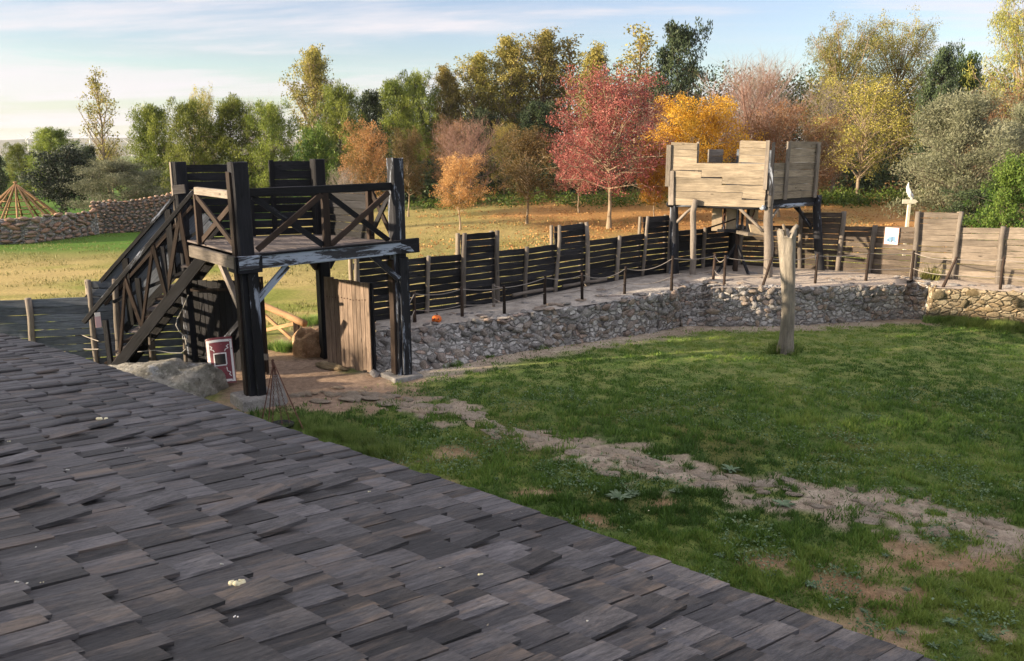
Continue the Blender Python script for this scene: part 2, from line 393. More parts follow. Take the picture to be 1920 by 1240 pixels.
S_mortar = rubble('lime_rubble_mortar', ((0.36, 0.345, 0.335), (0.66, 0.645, 0.625), (0.48, 0.35, 0.28)), (0.31, 0.295, 0.28))
S_mortw = rubble('tawny_rubble_mortar', ((0.38, 0.30, 0.20), (0.64, 0.55, 0.40), (0.45, 0.33, 0.2)), (0.27, 0.21, 0.14), 4)
S_rock = stonemat('rock_outcrop', ((0.12, 0.115, 0.095), (0.46, 0.445, 0.40)), (0.50, 0.52, 0.55), ob=False, scale=2.4)
S_orange = stonemat('orange_tuff', ((0.36, 0.20, 0.10), (0.66, 0.44, 0.27)), ob=False, scale=5)
S_conc = stonemat('concrete', ((0.26, 0.25, 0.24), (0.42, 0.41, 0.40)), ob=True, scale=4)
S_path = stonemat('bedrock_stone', ((0.44, 0.36, 0.28), (0.68, 0.60, 0.50), (1, .95, .9), (.9, .9, .9), (1.1, 1, .9)))
def flat(name, col, rough=0.6, metal=0.0, n=0.15):
    m, t, b = newmat(name); v, r = objco(t)
    q = noise(t, v, 9, 5, 0.6)
    lk(t, mixrgb(t, ramp(t, q, 0.3, 0.7), tuple(c * (1 - n) for c in col), tuple(min(1, c * (1 + n)) for c in col)), b.inputs['Base Color'])
    b.inputs['Roughness'].default_value = rough; b.inputs['Metallic'].default_value = metal; return m
P_white = flat('white_paint', (0.72, 0.72, 0.72), 0.6)
P_paper = flat('notice_paper', (0.78, 0.74, 0.72), 0.5, 0, 0.04)
P_pink = flat('pink_notice_paper', (0.62, 0.42, 0.44), 0.5, 0, 0.05)
P_blue = flat('blue_print', (0.12, 0.25, 0.42), 0.5)
P_grey = flat('grey_print', (0.09, 0.10, 0.12), 0.5)
P_rope = flat('pale_rope', (0.27, 0.24, 0.215), 0.9)
P_rust = flat('rusty_iron', (0.11, 0.05, 0.035), 0.8, 0.3, 0.5)
P_iron = flat('dark_iron', (0.03, 0.03, 0.035), 0.5, 0.7)
P_cable = flat('white_cable', (0.55, 0.54, 0.5), 0.5)
P_plast = flat('grey_plastic', (0.42, 0.43, 0.42), 0.5)
P_pump = flat('orange_pumpkin_skin', (0.75, 0.16, 0.02), 0.5)
P_black = flat('black_paint', (0.01, 0.01, 0.01), 0.8)
P_foam = flat('cream_foam', (0.80, 0.74, 0.50), 0.8)
P_drop = flat('pale_lichen', (0.50, 0.50, 0.46), 0.9, 0, 0.3)
P_leather = flat('pale_hide', (0.45, 0.36, 0.25), 0.7)
P_yellow = flat('cream_board_paint', (0.62, 0.59, 0.48), 0.6)
def painted(name, base, chip, lo=0.58, hi=0.62):
    m, t, b = newmat(name); v, r = objco(t)
    q = noise(t, v, 14, 6, 0.7)
    lk(t, mixrgb(t, ramp(t, q, lo, hi), base, chip), b.inputs['Base Color']); b.inputs['Roughness'].default_value = 0.45; return m
P_maroon = painted('chipped_maroon_paint', (0.15, 0.014, 0.026), (0.32, 0.26, 0.26), 0.64, 0.68)
P_shwhite = painted('chipped_white_paint', (0.68, 0.68, 0.68), (0.10, 0.03, 0.035), 0.60, 0.63)

# ------------------------------------------------------------------ key lines of the place
def terr(x, y):
    """outer terrain height"""
    return 1.9 * sstep(27, 78, y) * sstep(-24, 2, x)
def tzx(px): return float(np.interp(px, [640, 840, 952, 1015, 1109, 1234, 1336], [0.70, 0.75, 0.80, 0.85, 0.92, 1.0, 1.05]))
TOP1 = [at(px, py, tzx(px)) for px, py in ((705, 622), (770, 616), (840, 609), (952, 596), (1015, 584), (1109, 570), (1190, 560), (1268, 549))]
TOP2 = [at(px, py, 1.05) for px, py in ((1336, 541), (1420, 540), (1520, 539), (1620, 537), (1700, 534))]
TOP3 = [at(px, py, 1.05) for px, py in ((1752, 541), (1830, 544), (1925, 550), (2050, 560))]
FOOT1 = [at(px, py, 0) for px, py in ((700, 706), (765, 700), (835, 690), (952, 664), (1015, 654), (1109, 640), (1190, 629), (1278, 613))]
FOOT2 = [at(px, py, 0) for px, py in ((1330, 611), (1420, 612), (1520, 609), (1610, 603), (1690, 598))]
FOOT3 = [at(px, py, 0) for px, py in ((1738, 600), (1830, 604), (1925, 612), (2050, 625))]
FLINE = [(-4.45, 18.1), (-3.2, 18.75), (-2.1, 19.6), (0.36, 21.3), (2.15, 22.7), (4.0, 24.2), (7.45, 26.3), (9.8, 25.3), (11.9, 23.5), (14.3, 21.8), (18.2, 19.2)]
def on_line(px, line=FLINE):
    """where the vertical plane through picture column px (at fence height) meets the fence line"""
    best = None
    for (x0, y0), (x1, y1) in zip(line[:-1], line[1:]):
        for k in range(101):
            t = k / 100; x = x0 + (x1 - x0) * t; y = y0 + (y1 - y0) * t
            q = abs(proj(x, y, 1.6)[0] - px)
            if best is None or q < best[0]: best = (q, x, y)
    return Vector((best[1], best[2], 0))
ROCKP = [tuple(at(px, py)[:2]) for px, py in ((420, 760), (560, 735), (700, 745), (860, 775), (960, 815), (1110, 850), (1250, 880), (1390, 905), (1500, 925), (1640, 955), (1800, 985), (1990, 1020))]
FOOTL = [tuple(p[:2]) for p in FOOT1 + FOOT2 + FOOT3]
GATEP = [(-4.6, 21.5), (-5.0, 17.5), (-4.6, 15.6), (-3.4, 15.4)]

BARE = [(at(px, py)[0], at(px, py)[1], r_) for px, py, r_ in ((1570, 1095, .5), (1470, 1055, .45), (1660, 1110, .5), (1780, 1060, .5), (1110, 975, .3), (860, 852, .45), (1010, 925, .25), (1590, 1175, .4), (1840, 1050, .5), (740, 865, .35), (1250, 945, .3), (1700, 1030, .5), (1540, 1160, .4), (820, 905, .3), (1640, 1060, .45))]
# cover: 1 = full grass, 0 = bare earth
def cover(x, y):
    n = fbm(x * 0.9, y * 0.9, 3, 5); n2 = fbm(x * 3.1, y * 3.1, 9, 4)
    w = 0.50 + 0.60 * sstep(12, 5, y)
    dr = dpoly(x, y, ROCKP) / w
    rock = sstep(1.15, 0.55, dr * .85 + .44 + (n2 - 0.5) * 3.6 + (n - .5) * 2.6)
    foot = sstep(1.0, 0.35, dpoly(x, y, FOOTL) + (n2 - 0.5) * 1.1)
    gate = sstep(1.9, 1.0, dpoly(x, y, GATEP) + (n2 - 0.5) * 1.3)
    bare = 0
    for (bx, by, br_) in BARE: bare = np.maximum(bare, sstep(1.25, 0.35, np.hypot(x - bx, (y - by) * 1.5) / br_ + (n2 - 0.5) * 1.5 + (n - .5) * 1.5))
    low = sstep(9.5, 7.0, y + (x * 0.1))            # worn ground beside the roof
    bare = np.maximum(bare, low * sstep(0.56, 0.64, n * 0.6 + n2 * 0.4))
    return rock, foot, gate, bare, n, n2
LAWN_POLY = None
def inside(x, y):
    """inside the palisade"""
    yy = np.interp(x, [p[0] for p in [(-30, 11.5), (-13, 15.6), (-7, 17.2), (-4.4, 18.0)] + FLINE[1:]], [p[1] for p in [(-30, 11.5), (-13, 15.6), (-7, 17.2), (-4.4, 18.0)] + FLINE[1:]])
    return y < yy

# ------------------------------------------------------------------ ground sheet
def build_ground():
    def axis(d0, d1, step, lo, hi):
        a = list(np.arange(d0, d1 + 1e-6, step)); s = step; x = d1; 
        while x < hi: s *= 1.16; x += s; a.append(x)
        s = step; x = d0
        while x > lo: s *= 1.16; x -= s; a.insert(0, x)
        return np.array(a)
    X = axis(-13, 17, 0.10, -4200, 4200); Y = axis(2.0, 26, 0.10, -400, 6000)
    gx, gy = np.meshgrid(X, Y); x = gx.ravel(); y = gy.ravel()
    rock, foot, gate, bare, n, n2 = cover(x, y)
    ins = inside(x, y).astype(float)
    z = terr(x, y) + (fbm(x * 1.3, y * 1.3, 21, 3) - 0.5) * 0.05 * sstep(80, 30, y)
    z += ins * (rock * (fbm(x * 4, y * 4, 31, 3) - 0.35) * 0.09 - 0.02 * np.maximum(bare, gate))
    z -= 3.0 * sstep(90, 500, np.abs(x) + 0 * y) * 0
    def c(r, g, b): return np.array([[r, g, b]])
    def mix(a, b, f): return a * (1 - f[:, None]) + b * f[:, None]
    g1 = mix(c(0.085, 0.135, 0.035), c(0.15, 0.19, 0.05), sstep(0.35, 0.65, n2))
    dirt = mix(c(0.33, 0.21, 0.125), c(0.45, 0.32, 0.21), sstep(0.3, 0.7, n2))
    sand = mix(c(0.36, 0.29, 0.225), c(0.52, 0.44, 0.36), sstep(0.3, 0.7, n2))
    col = mix(g1, c(0.11, 0.10, 0.035), sstep(0.55, 0.7, n) * 0.6)
    # the mown far half of the lawn is a paler, thinner sward
    mown = sstep(13.2, 16.5, y + (n - .5) * 3 - x * 0.1)
    col = mix(col, mix(c(0.14, 0.205, 0.055), c(0.225, 0.255, 0.085), sstep(0.35, 0.65, n2)), mown * 0.9)
    col = mix(col, dirt, bare * 0.92); col = mix(col, sand, np.maximum(rock, foot) * 0.95)
    col = mix(col, mix(c(0.34, 0.24, 0.17), c(0.44, 0.33, 0.25), n2), gate)
    # meadow outside: dry gold, greener bands, rust-coloured leaf litter under the trees
    b1 = fbm(x * 0.045 + 3, y * 0.16, 41, 4); b2 = fbm(x * 0.25, y * 0.5, 51, 4)
    mead = mix(c(0.25, 0.22, 0.08), c(0.38, 0.295, 0.125), sstep(0.35, 0.65, b1))
    green = c(0.145, 0.19, 0.03) 
    gm = sstep(0.52, 0.66, b1 * 0.5 + b2 * 0.5 + 0.15 * sstep(27, 20, y)) * 0.85
    mead = mix(mead, green, np.clip(gm, 0, 1))
    lit = sstep(0.46, 0.64, b2 * 0.5 + b1 * 0.1 + 0.34 * sstep(34, 46, y) * sstep(-6, 3, x)) * sstep(33, 42, y)
    mead = mix(mead, mix(c(0.30, 0.13, 0.045), c(0.40, 0.21, 0.08), sstep(.3, .7, b2)), lit * 0.85)
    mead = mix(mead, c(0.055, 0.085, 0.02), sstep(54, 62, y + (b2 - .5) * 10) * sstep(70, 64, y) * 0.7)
    gl = sstep(36, 40, y + (b2 - .5) * 4) * sstep(-14, -18, x) * 0.9   # lush strip along the dry stone wall
    mead = mix(mead, c(0.06, 0.15, 0.02), gl)
    far = sstep(120, 400, np.hypot(x, y)); mead = mix(mead, c(0.12, 0.16, 0.05), far)
    mead = mead * (0.98 + 0.42 * fbm(x * 2.3, y * 2.3, 61, 3))[:, None]
    gr = sstep(1.9, 0.8, dpoly(x, y, GATEP) + (n2 - .5)) * (1 - ins)
    mead = mix(mead, c(0.36, 0.25, 0.17), gr * 0.9)
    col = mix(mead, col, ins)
    nx, ny = len(X), len(Y)
    i = np.arange((ny - 1) * (nx - 1)); r = i // (nx - 1); q = i % (nx - 1); a = r * nx + q
    f = np.stack([a, a + 1, a + nx + 1, a + nx], 1)
    m, t, b = newmat('ground_soil_and_grass')
    at_ = N(t, 'ShaderNodeAttribute', attribute_name='gcol'); tcn = N(t, 'ShaderNodeTexCoord')
    k = noise(t, tcn.outputs['Object'], 9, 8, 0.7); k2 = noise(t, tcn.outputs['Object'], 55, 4, 0.7)
    kk = mth(t, 'MULTIPLY', ramp(t, k, 0.3, 0.7, 0.62, 1.35), ramp(t, k2, 0.3, 0.7, 0.72, 1.25))
    sc = N(t, 'ShaderNodeVectorMath', operation='SCALE'); lk(t, at_.outputs['Color'], sc.inputs[0]); lk(t, kk, sc.inputs['Scale'])
    lk(t, sc.outputs[0], b.inputs['Base Color']); b.inputs['Roughness'].default_value = 0.95; b.inputs['Specular IOR Level'].default_value = 0.1
    bump(t, b, mth(t, 'ADD', k, mth(t, 'MULTIPLY', k2, 0.4)), 0.06, 0.8)
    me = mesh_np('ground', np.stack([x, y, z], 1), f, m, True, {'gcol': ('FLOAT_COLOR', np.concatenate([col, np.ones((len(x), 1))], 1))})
    tag(mobj('ground', me), kind='structure')
build_ground()
# distant hills
def hills():
    xs = np.linspace(-4500, 4500, 260); v = []; 
    hh = 26 + 46 * fbm(xs * 0.0016, xs * 0, 5, 4) + 10 * fbm(xs * 0.012, xs * 0, 8, 3)
    for k, (dy, s) in enumerate(((0, 0), (120, .55), (350, 1), (900, .3))): v.append(np.stack([xs, 2500 + dy + 0 * xs, hh * s - 2 * (s == 0)], 1))
    v = np.concatenate(v); n = len(xs)
    f = [(r * n + i, r * n + i + 1, (r + 1) * n + i + 1, (r + 1) * n + i) for r in range(3) for i in range(n - 1)]
    m, t, b = newmat('hillside_scrub'); tcn = N(t, 'ShaderNodeTexCoord')
    lk(t, mixrgb(t, ramp(t, noise(t, tcn.outputs['Object'], 0.01, 6, 0.6), 0.4, 0.6), (0.06, 0.08, 0.06), (0.16, 0.15, 0.10)), b.inputs['Base Color']); b.inputs['Roughness'].default_value = 1
    tag(mobj('hills', mesh_np('hills', v, f, m, True)), kind='structure')
hills()

# ------------------------------------------------------------------ stones
def make_stone(seed, e=(1, 1, 1), sub=2, rough=0.5, square=0.5):
    import bmesh
    bm = bmesh.new(); bmesh.ops.create_icosphere(bm, subdivisions=sub, radius=1)
    r = random.Random(seed); ph = [r.uniform(0, 9) for _ in range(6)]
    cuts = [(Vector((r.gauss(0, 1), r.gauss(0, 1), r.gauss(0, 1))).normalized(), r.uniform(0.50, 0.82)) for _ in range(12)]
    for v in bm.verts:
        p = v.co.copy(); m = max(abs(p.x), abs(p.y), abs(p.z)); p = p * ((1 - square) + square / m * 0.85)
        for nrm, d in cuts:
            k = p.dot(nrm) - d
            if k > 0: p -= nrm * k * 0.9
        p *= 1 + rough * 0.3 * math.sin(p.x * 5 + ph[0]) * math.sin(p.y * 6 + ph[1]) * math.sin(p.z * 5 + ph[2])
        v.co = Vector((p.x * e[0], p.y * e[1], p.z * e[2]))
    me = bpy.data.meshes.new('stone'); bm.to_mesh(me); bm.free()
    me.polygons.foreach_set('use_smooth', [True] * len(me.polygons)); return me
def stone_set(mat, n=8, sub=2):
    out = []
    for i in range(n):
        me = make_stone(100 + i, sub=sub); me.materials.append(mat); out.append(me)
    return out
ST_lime, ST_warm, ST_dry, ST_path = stone_set(S_lime), stone_set(S_warm), stone_set(S_dry, 8, 1), stone_set(S_path)
def lerp_path(pts, s):
    """point at arc length fraction s"""
    L = [0]
    for a, b in zip(pts[:-1], pts[1:]): L.append(L[-1] + (b - a).length)
    d = s * L[-1]
    for i in range(len(pts) - 1):
        if d <= L[i + 1] or i == len(pts) - 2:
            t = (d - L[i]) / (L[i + 1] - L[i]); return pts[i].lerp(pts[i + 1], min(max(t, 0), 1)), (pts[i + 1] - pts[i]).normalized()
def plen(pts): return sum((b - a).length for a, b in zip(pts[:-1], pts[1:]))
def stone_face(parent, foot, top, meshes, w=(0.2, 0.42), rows=5, maxn=290, depth=0.11, gap=0.9, fill=1.0, name='stone'):
    """individual stones bedded in the sloping face between two lines"""
    L = plen(foot); todo = []
    for r in range(rows):
        s = -0.02; a = r / rows; b = (r + 1) / rows
        while s < 1.0:
            ww = rnd.uniform(*w) * rnd.choice((.7, 1, 1, 1.2)) * (1.25 if r == 0 else 1); sc = s + ww / 2 / L
            if sc > 1: break
            p0, tn = lerp_path(foot, sc); p1, _ = lerp_path(top, sc)
            hgt = (p1 - p0).length * (b - a)
            c = p0.lerp(p1, (a + b) / 2 + rnd.uniform(-0.06, 0.06)); s += ww * gap / L
            if rnd.random() > fill: continue
            todo.append((c, tn, ww, hgt, p1 - p0))
    big = sorted(todo, key=lambda q: -q[2] * q[3])
    for i, (c, tn, ww, hgt, upv) in enumerate(big[:maxn]):
        o = mobj(name, rnd.choice(meshes), parent)
        z = upv.normalized(); x = tn; y = z.cross(x).normalized(); x = y.cross(z)
        M = Matrix((x, y, z)).transposed().to_4x4() @ Matrix.Rotation(rnd.uniform(-0.25, 0.25), 4, 'Y')
        M = Matrix.Translation(c + y * rnd.uniform(-0.02, 0.05)) @ M @ Matrix.Diagonal((ww * rnd.uniform(.34, .58), depth * rnd.uniform(0.4, 1.25), hgt * rnd.uniform(0.34, 0.8), 1))
        place(o, parent, M)
def face_mesh(parent, lines, mat, name, rough=0.05, nseg=None, kind=None):
    """rough surface lofted through polylines (bottom to top)"""
    L = plen(lines[0]); n = nseg or max(6, int(L / 0.14)); m_ = len(lines); vs = []
    sub = 6
    rows = []
    for j in range(m_ - 1):
        for q in range(sub): rows.append((j, q / sub))
    rows.append((m_ - 2, 1.0))
    for (j, q) in rows:
        for i in range(n + 1):
            p = lerp_path(lines[j], i / n)[0].lerp(lerp_path(lines[j + 1], i / n)[0], q)
            k = float(fbm(p.x * 3 + p.z * 2, p.y * 3 + p.z * 5, 77, 3)) - 0.5
            vs.append((p.x + k * rough, p.y - k * rough * 1.4, p.z + k * rough * 1.3))
    f = [(r * (n + 1) + i, r * (n + 1) + i + 1, (r + 1) * (n + 1) + i + 1, (r + 1) * (n + 1) + i) for r in range(len(rows) - 1) for i in range(n)]
    o = mobj(name, mesh_np(name, vs, f, mat, True), parent)
    if kind: tag(o, kind=kind)
    return o

# terrace (raised walk behind the retaining walls)
def fence_pair(p, back=0.0):
    px = proj(p.x, p.y, 1.6)[0]; q = on_line(min(px, 1990)); return Vector((q.x, q.y, p.z))
def shift(pts, d):
    out = []
    for i, p in enumerate(pts):
        t = (pts[min(i + 1, len(pts) - 1)] - pts[max(i - 1, 0)]); t.z = 0; t.normalize()
        out.append(p + Vector((-t.y, t.x, 0)) * d)
    return out
N1 = [TOP1[-1], TOP1[-1] + Vector((0.35, 1.25, 0)), TOP2[0] + Vector((0.25, 1.1, 0)), TOP2[0]]
N2 = [TOP2[-1], TOP2[-1] + Vector((0.25, 1.0, 0)), TOP3[0] + Vector((0.3, 0.9, 0)), TOP3[0]]
front = TOP1[:-1] + N1 + TOP2[1:-1] + N2 + TOP3[1:]
def dense(pts, step=0.4):
    out = []
    for a, b in zip(pts[:-1], pts[1:]):
        k = max(1, int((b - a).length / step)); out += [a.lerp(b, i / k) for i in range(k)]
    return out + [pts[-1]]
frd = dense(front); fen = [fence_pair(p) for p in frd]
frp = [a + (b - a).normalized() * 0.0 for a, b in zip(frd, fen)]
def terrace():
    rowsA = [frp, fen]; vs = []; K = 8
    for j in range(K + 1):
        for a, b in zip(frp, fen):
            p = a.lerp(b, j / K); k = float(fbm(p.x * 2.6, p.y * 2.6, 71, 4)) - 0.5
            vs.append((p.x, p.y, p.z + k * 0.10 + (0.05 * math.sin(j / K * PI))))
    out_ = [b + (b - a).normalized() * 0.5 for a, b in zip(frp, fen)]
    low = [b + (b - a).normalized() * 1.6 for a, b in zip(frp, fen)]
    for q in out_: vs.append((q.x, q.y, q.z - 0.05))
    for q in low: vs.append((q.x, q.y, -0.3))
    n = len(frp); f = [(r * n + i, r * n + i + 1, (r + 1) * n + i + 1, (r + 1) * n + i) for r in range(K + 2) for i in range(n - 1)]
    m, t, b = newmat('terrace_rubble_and_sand'); tcn = N(t, 'ShaderNodeTexCoord')
    n1 = noise(t, tcn.outputs['Object'], 2.2, 7, 0.7); n2 = noise(t, tcn.outputs['Object'], 14, 6, 0.7)
    sp = N(t, 'ShaderNodeSeparateXYZ'); lk(t, tcn.outputs['Object'], sp.inputs[0])
    col = mixrgb(t, ramp(t, n1, 0.38, 0.62), (0.28, 0.255, 0.23), (0.52, 0.48, 0.43))
    col = mixrgb(t, ramp(t, sp.outputs[0], 4, 9, 0, 0.6), col, (0.54, 0.43, 0.33))
    col = mixrgb(t, ramp(t, n2, 0.54, 0.7, 0, 0.75), col, (0.10, 0.09, 0.08))
    lk(t, col, b.inputs['Base Color']); b.inputs['Roughness'].default_value = 0.95
    bump(t, b, mth(t, 'ADD', n1, n2), 0.05, 0.8)
    tag(mobj('terrace', mesh_np('terrace', vs, f, m, True)), kind='structure')
    tr = bpy.data.objects['terrace']
    # flat flagstones and rubble lying in the terrace surface
    for i in range(170):
        k = rnd.randrange(len(frp)); a, b = frp[k], fen[k]; p = a.lerp(b, rnd.uniform(0.04, 0.6))
        s = rnd.uniform(0.10, 0.26); o = mobj('stone', rnd.choice(ST_lime), tr)
        place(o, tr, Matrix.Translation(p + Vector((rnd.uniform(-.2, .2), 0, 0.03))) @ Matrix.Rotation(rnd.uniform(0, 6), 4, 'Z') @ Matrix.Rotation(rnd.uniform(-.15, .15), 4, 'X') @ Matrix.Diagonal((s, s * rnd.uniform(.5, .9), 0.045, 1)))
terrace()
def wall(foot, top, label, mats, meshes, rows, w):
    t = thing('retaining_wall', label, 'stone wall', foot[0]); dp = 0.05 if mats is S_mortw else 0.11
    fb = [p + Vector((0, 0, -0.15)) for p in foot]
    face_mesh(t, [fb, foot, top, [p + (q - p) * 0 + Vector((0, 0.35, 0.0)) for p, q in zip(top, top)]], mats, 'mortar', 0.12)
    stone_face(t, foot, top, meshes, w, rows, 285, depth=dp, fill=0.5 if mats is S_mortw else 0.9)
    return t
w1 = wall(FOOT1, TOP1, 'long grey rubble retaining wall running from the gate tower to the first steps', S_mortar, ST_lime, 6, (0.15, 0.40))
w2 = wall(FOOT2, TOP2, 'grey rubble retaining wall with one orange stone, behind the lone tree trunk post', S_mortar, ST_lime, 6, (0.15, 0.42))
w3 = wall(FOOT3, TOP3, 'tawny retaining wall at the right end, with tall grass along its foot', S_mortw, ST_warm, 4, (0.22, 0.5))
# return faces and steps in the two notches
def steps(t0, t1, f0, f1, label, n=5, mats=S_mortar, meshes=ST_lime):
    t = thing('stone_steps', label, 'steps', f0.lerp(f1, 0.5))
    back0, back1 = t0, t1
    d = ((back0 + back1) / 2 - (f0 + f1) / 2); d.z = 0
    for i in range(n):
        a = f0.lerp(Vector((back0.x, back0.y, 0)), i / n); b = f1.lerp(Vector((back1.x, back1.y, 0)), i / n)
        zt = 1.05 * (i + 1) / n - 0.02; step = d / n
        mb = MB(); K = 6; vs = []
        for q in range(K + 1):
            p = a.lerp(b, q / K); j = rnd.uniform(-0.03, 0.03)
            for (off, z) in ((0, -0.2 if i == 0 else zt - 1.05 / n - 0.05), (0.0, zt - 0.03), (0.04, zt), (1.0, zt + 0.01)):
                vs.append((p.x + step.x * off, p.y + step.y * off + j * (off < 0.5), z + rnd.uniform(-0.012, 0.012)))
        fs = [(q * 4 + r, (q + 1) * 4 + r, (q + 1) * 4 + r + 1, q * 4 + r + 1) for q in range(K) for r in range(3)]
        mb.add(vs, fs); mb.build('step', mats, t)
        for q in range(4):
            p = a.lerp(b, (q + 0.5 + rnd.uniform(-.2, .2)) / 4); s = rnd.uniform(0.1, 0.17)
            o = mobj('stone', rnd.choice(meshes), t)
            place(o, t, Matrix.Translation((p.x, p.y + 0.05, zt - 0.10)) @ Matrix.Diagonal((s, 0.09, 0.10, 1)))
    return t
s1 = steps(N1[1], N1[2], FOOT1[-1] + Vector((0.0, 0.05, 0)), FOOT2[0] + Vector((0, 0.05, 0)), 'worn stone steps cut through the wall left of the corner tower')
s2 = steps(N2[1], N2[2], FOOT2[-1] + Vector((0, 0.05, 0)), FOOT3[0] + Vector((0, 0.05, 0)), 'stone steps between the grey wall and the tawny wall on the right')
def ret(t, a_f, b_f, a_t, b_t, mats, meshes):
    face_mesh(t, [[a_f, b_f], [a_t, b_t]], mats, 'mortar', 0.08)
    stone_face(t, [a_f, b_f], [a_t, b_t], meshes, (0.16, 0.3), 4, 40)
ret(s1, FOOT1[-1], Vector((N1[1].x, N1[1].y, 0)), N1[0], N1[1] + Vector((0, 0, .02)), S_mortar, ST_lime)
ret(s1, Vector((N1[2].x, N1[2].y, 0)), FOOT2[0], N1[2] + Vector((0, 0, .02)), N1[3], S_mortar, ST_lime)
ret(s2, FOOT2[-1], Vector((N2[1].x, N2[1].y, 0)), N2[0], N2[1] + Vector((0, 0, .02)), S_mortar, ST_lime)
ret(s2, Vector((N2[2].x, N2[2].y, 0)), FOOT3[0], N2[2] + Vector((0, 0, .02)), N2[3], S_mortw, ST_warm)

# bedrock path through the lawn: flat stones
pt = MB(); 
bp = bpy.data.objects.new('bedrock', None); C.objects.link(bp); place(bp, None, Matrix.Identity(4)); tag(bp, kind='structure')
pr = [Vector((a, b, 0)) for a, b in ROCKP]
for i in range(230):
    p, tn = lerp_path(pr, rnd.uniform(0.10, 1.0)); wd = float(0.35 + 0.55 * sstep(12, 5, p.y))
    q = p + Vector((-tn.y, tn.x, 0)) * rnd.gauss(0, wd * 0.55)
    s = rnd.uniform(0.07, 0.26) * (1.2 if rnd.random() < 0.3 else 0.85)
    o = mobj('stone', rnd.choice(ST_path), bp)
    place(o, bp, Matrix.Translation(q + Vector((0, 0, rnd.uniform(-0.01, 0.015)))) @ Matrix.Rotation(math.atan2(tn.y, tn.x) + rnd.uniform(-.5, .5), 4, 'Z') @ Matrix.Rotation(rnd.uniform(-.12, .12), 4, 'X') @ Matrix.Diagonal((s, s * rnd.uniform(.45, .8), rnd.uniform(.025, .05), 1)))

# ------------------------------------------------------------------ palisade fences
def fence_bay(t, a, b, z0a, z0b, za, zb, mat, nrm, th=0.035, n=None, gap=0.012, lean=0):
    """horizontal planks between two posts; each plank is a part"""
    hgt = ((za - z0a) + (zb - z0b)) / 2; n = n or max(3, int(round(hgt / 0.17)))
    d = (b - a).normalized()
    for i in range(n):
        f0 = i / n; f1 = (i + 1) / n
        pa = Vector((a.x, a.y, z0a + (za - z0a) * (f0 + f1) / 2)); pb = Vector((b.x, b.y, z0b + (zb - z0b) * (f0 + f1) / 2))
        h = hgt / n - gap * rnd.uniform(0.1, 2.4)
        off = Vector(nrm) * rnd.uniform(-0.008, 0.008); dz = Vector((0, 0, rnd.uniform(-0.006, 0.006)))
        beam('plank', pa + off + dz - d * rnd.uniform(0, 0.04), pb + off - dz + d * rnd.uniform(0, 0.04), th, h, mat, t, seg=4, jit=0.009)
def rail_fence(label, cols, top_f, low_f, mat, postmat, line=FLINE, merlons=(), mtop=0.55, postr=0.06):
    p0 = on_line(cols[0], line); t = thing('palisade_fence', label, 'fence', (p0.x, p0.y, low_f(cols[0])))
    P = [on_line(c, line) for c in cols]
    for i in range(len(cols) - 1):
        a, b = P[i], P[i + 1]; d = (b - a).normalized(); nrm = Vector((d.y, -d.x, 0))
        mer = i in merlons; up = mtop if mer else 0
        mm = mat[i % len(mat)] if isinstance(mat, list) else mat
        fence_bay(t, a - nrm * 0.05, b - nrm * 0.05, low_f(cols[i]) - 0.05, low_f(cols[i + 1]) - 0.05, top_f(cols[i]) + up, top_f(cols[i + 1]) + up, mm, nrm)
    for i, p in enumerate(P):
        mer = (i in merlons) or (i - 1 in merlons); d = (P[min(i + 1, len(P) - 1)] - P[max(i - 1, 0)]).normalized(); nrm = Vector((d.y, -d.x, 0))
        top = top_f(cols[i]) + (mtop + 0.03 if mer else 0.04); r = postr * rnd.uniform(0.85, 1.2)
        lean = Vector((rnd.uniform(-.06, .06), 0, 0)) 
        log('post', Vector((p.x, p.y, low_f(cols[i]) - 0.25)) + nrm * 0.03 - lean, Vector((p.x, p.y, top)) + nrm * 0.03 + lean, r * 1.1, r * 0.9, postmat, t, seg=5, wob=0.012)
        if mer:  # outer post behind the planks
            log('outer_post', Vector((p.x, p.y, -0.2)) - nrm * 0.16, Vector((p.x, p.y, top - 0.02)) - nrm * 0.16 - d * 0.05, r, r * .9, M_pale, t, seg=3)
    return t
lf = lambda px: tzx(px)
mainf = rail_fence('dark charred plank fence with three raised battlements, from gate tower to corner tower', [668, 735, 800, 868, 932, 985, 1043, 1098, 1157, 1207, 1255, 1318, 1382],
    lambda px: float(np.interp(px, [668, 800, 985, 1205, 1380], [2.12, 2.13, 2.16, 2.26, 2.32])), lf, M_fence, M_grey, merlons=(0, 3, 6, 9), mtop=0.50)
rightf = rail_fence('weathered brown plank fence with two raised battlements, right of the corner tower', [1386, 1440, 1500, 1575, 1633, 1712, 1790, 1876, 1960, 2050],
    lambda px: float(np.interp(px, [1386, 1440, 1550, 1700, 1880, 2050], [2.32, 2.36, 2.42, 2.52, 2.62, 2.7])), lambda px: 1.05,
    [M_fencemid, M_fencemid, M_fencemid, M_fencemid, M_fencemid, M_fgrey, M_fgrey, M_fgrey, M_fgrey], M_grey, merlons=(2, 5), mtop=0.42, postr=0.075)
LLINE = [(-13.5, 15.7), (-10.6, 16.45), (-7.25, 17.25)]
leftf = rail_fence('low blue-grey plank fence behind the staircase at the left edge', [-60, 48, 168, 215, 275, 345], lambda px: 1.62, lambda px: 0.0, M_blue, M_grey, line=LLINE, merlons=(2,), mtop=0.35)
# loose rails lying against the foot of the main fence
for (pa, pb) in ((955, 1030), (1048, 1130)):
    a, b = on_line(pa), on_line(pb); nn = Vector((0.63, -0.77, 0)) * 0.16
    log('fence_rail', Vector((a.x, a.y, tzx(pa) + 0.16)) + nn, Vector((b.x, b.y, tzx(pb) + 0.14)) + nn, 0.05, 0.045, M_grey, mainf, seg=4)

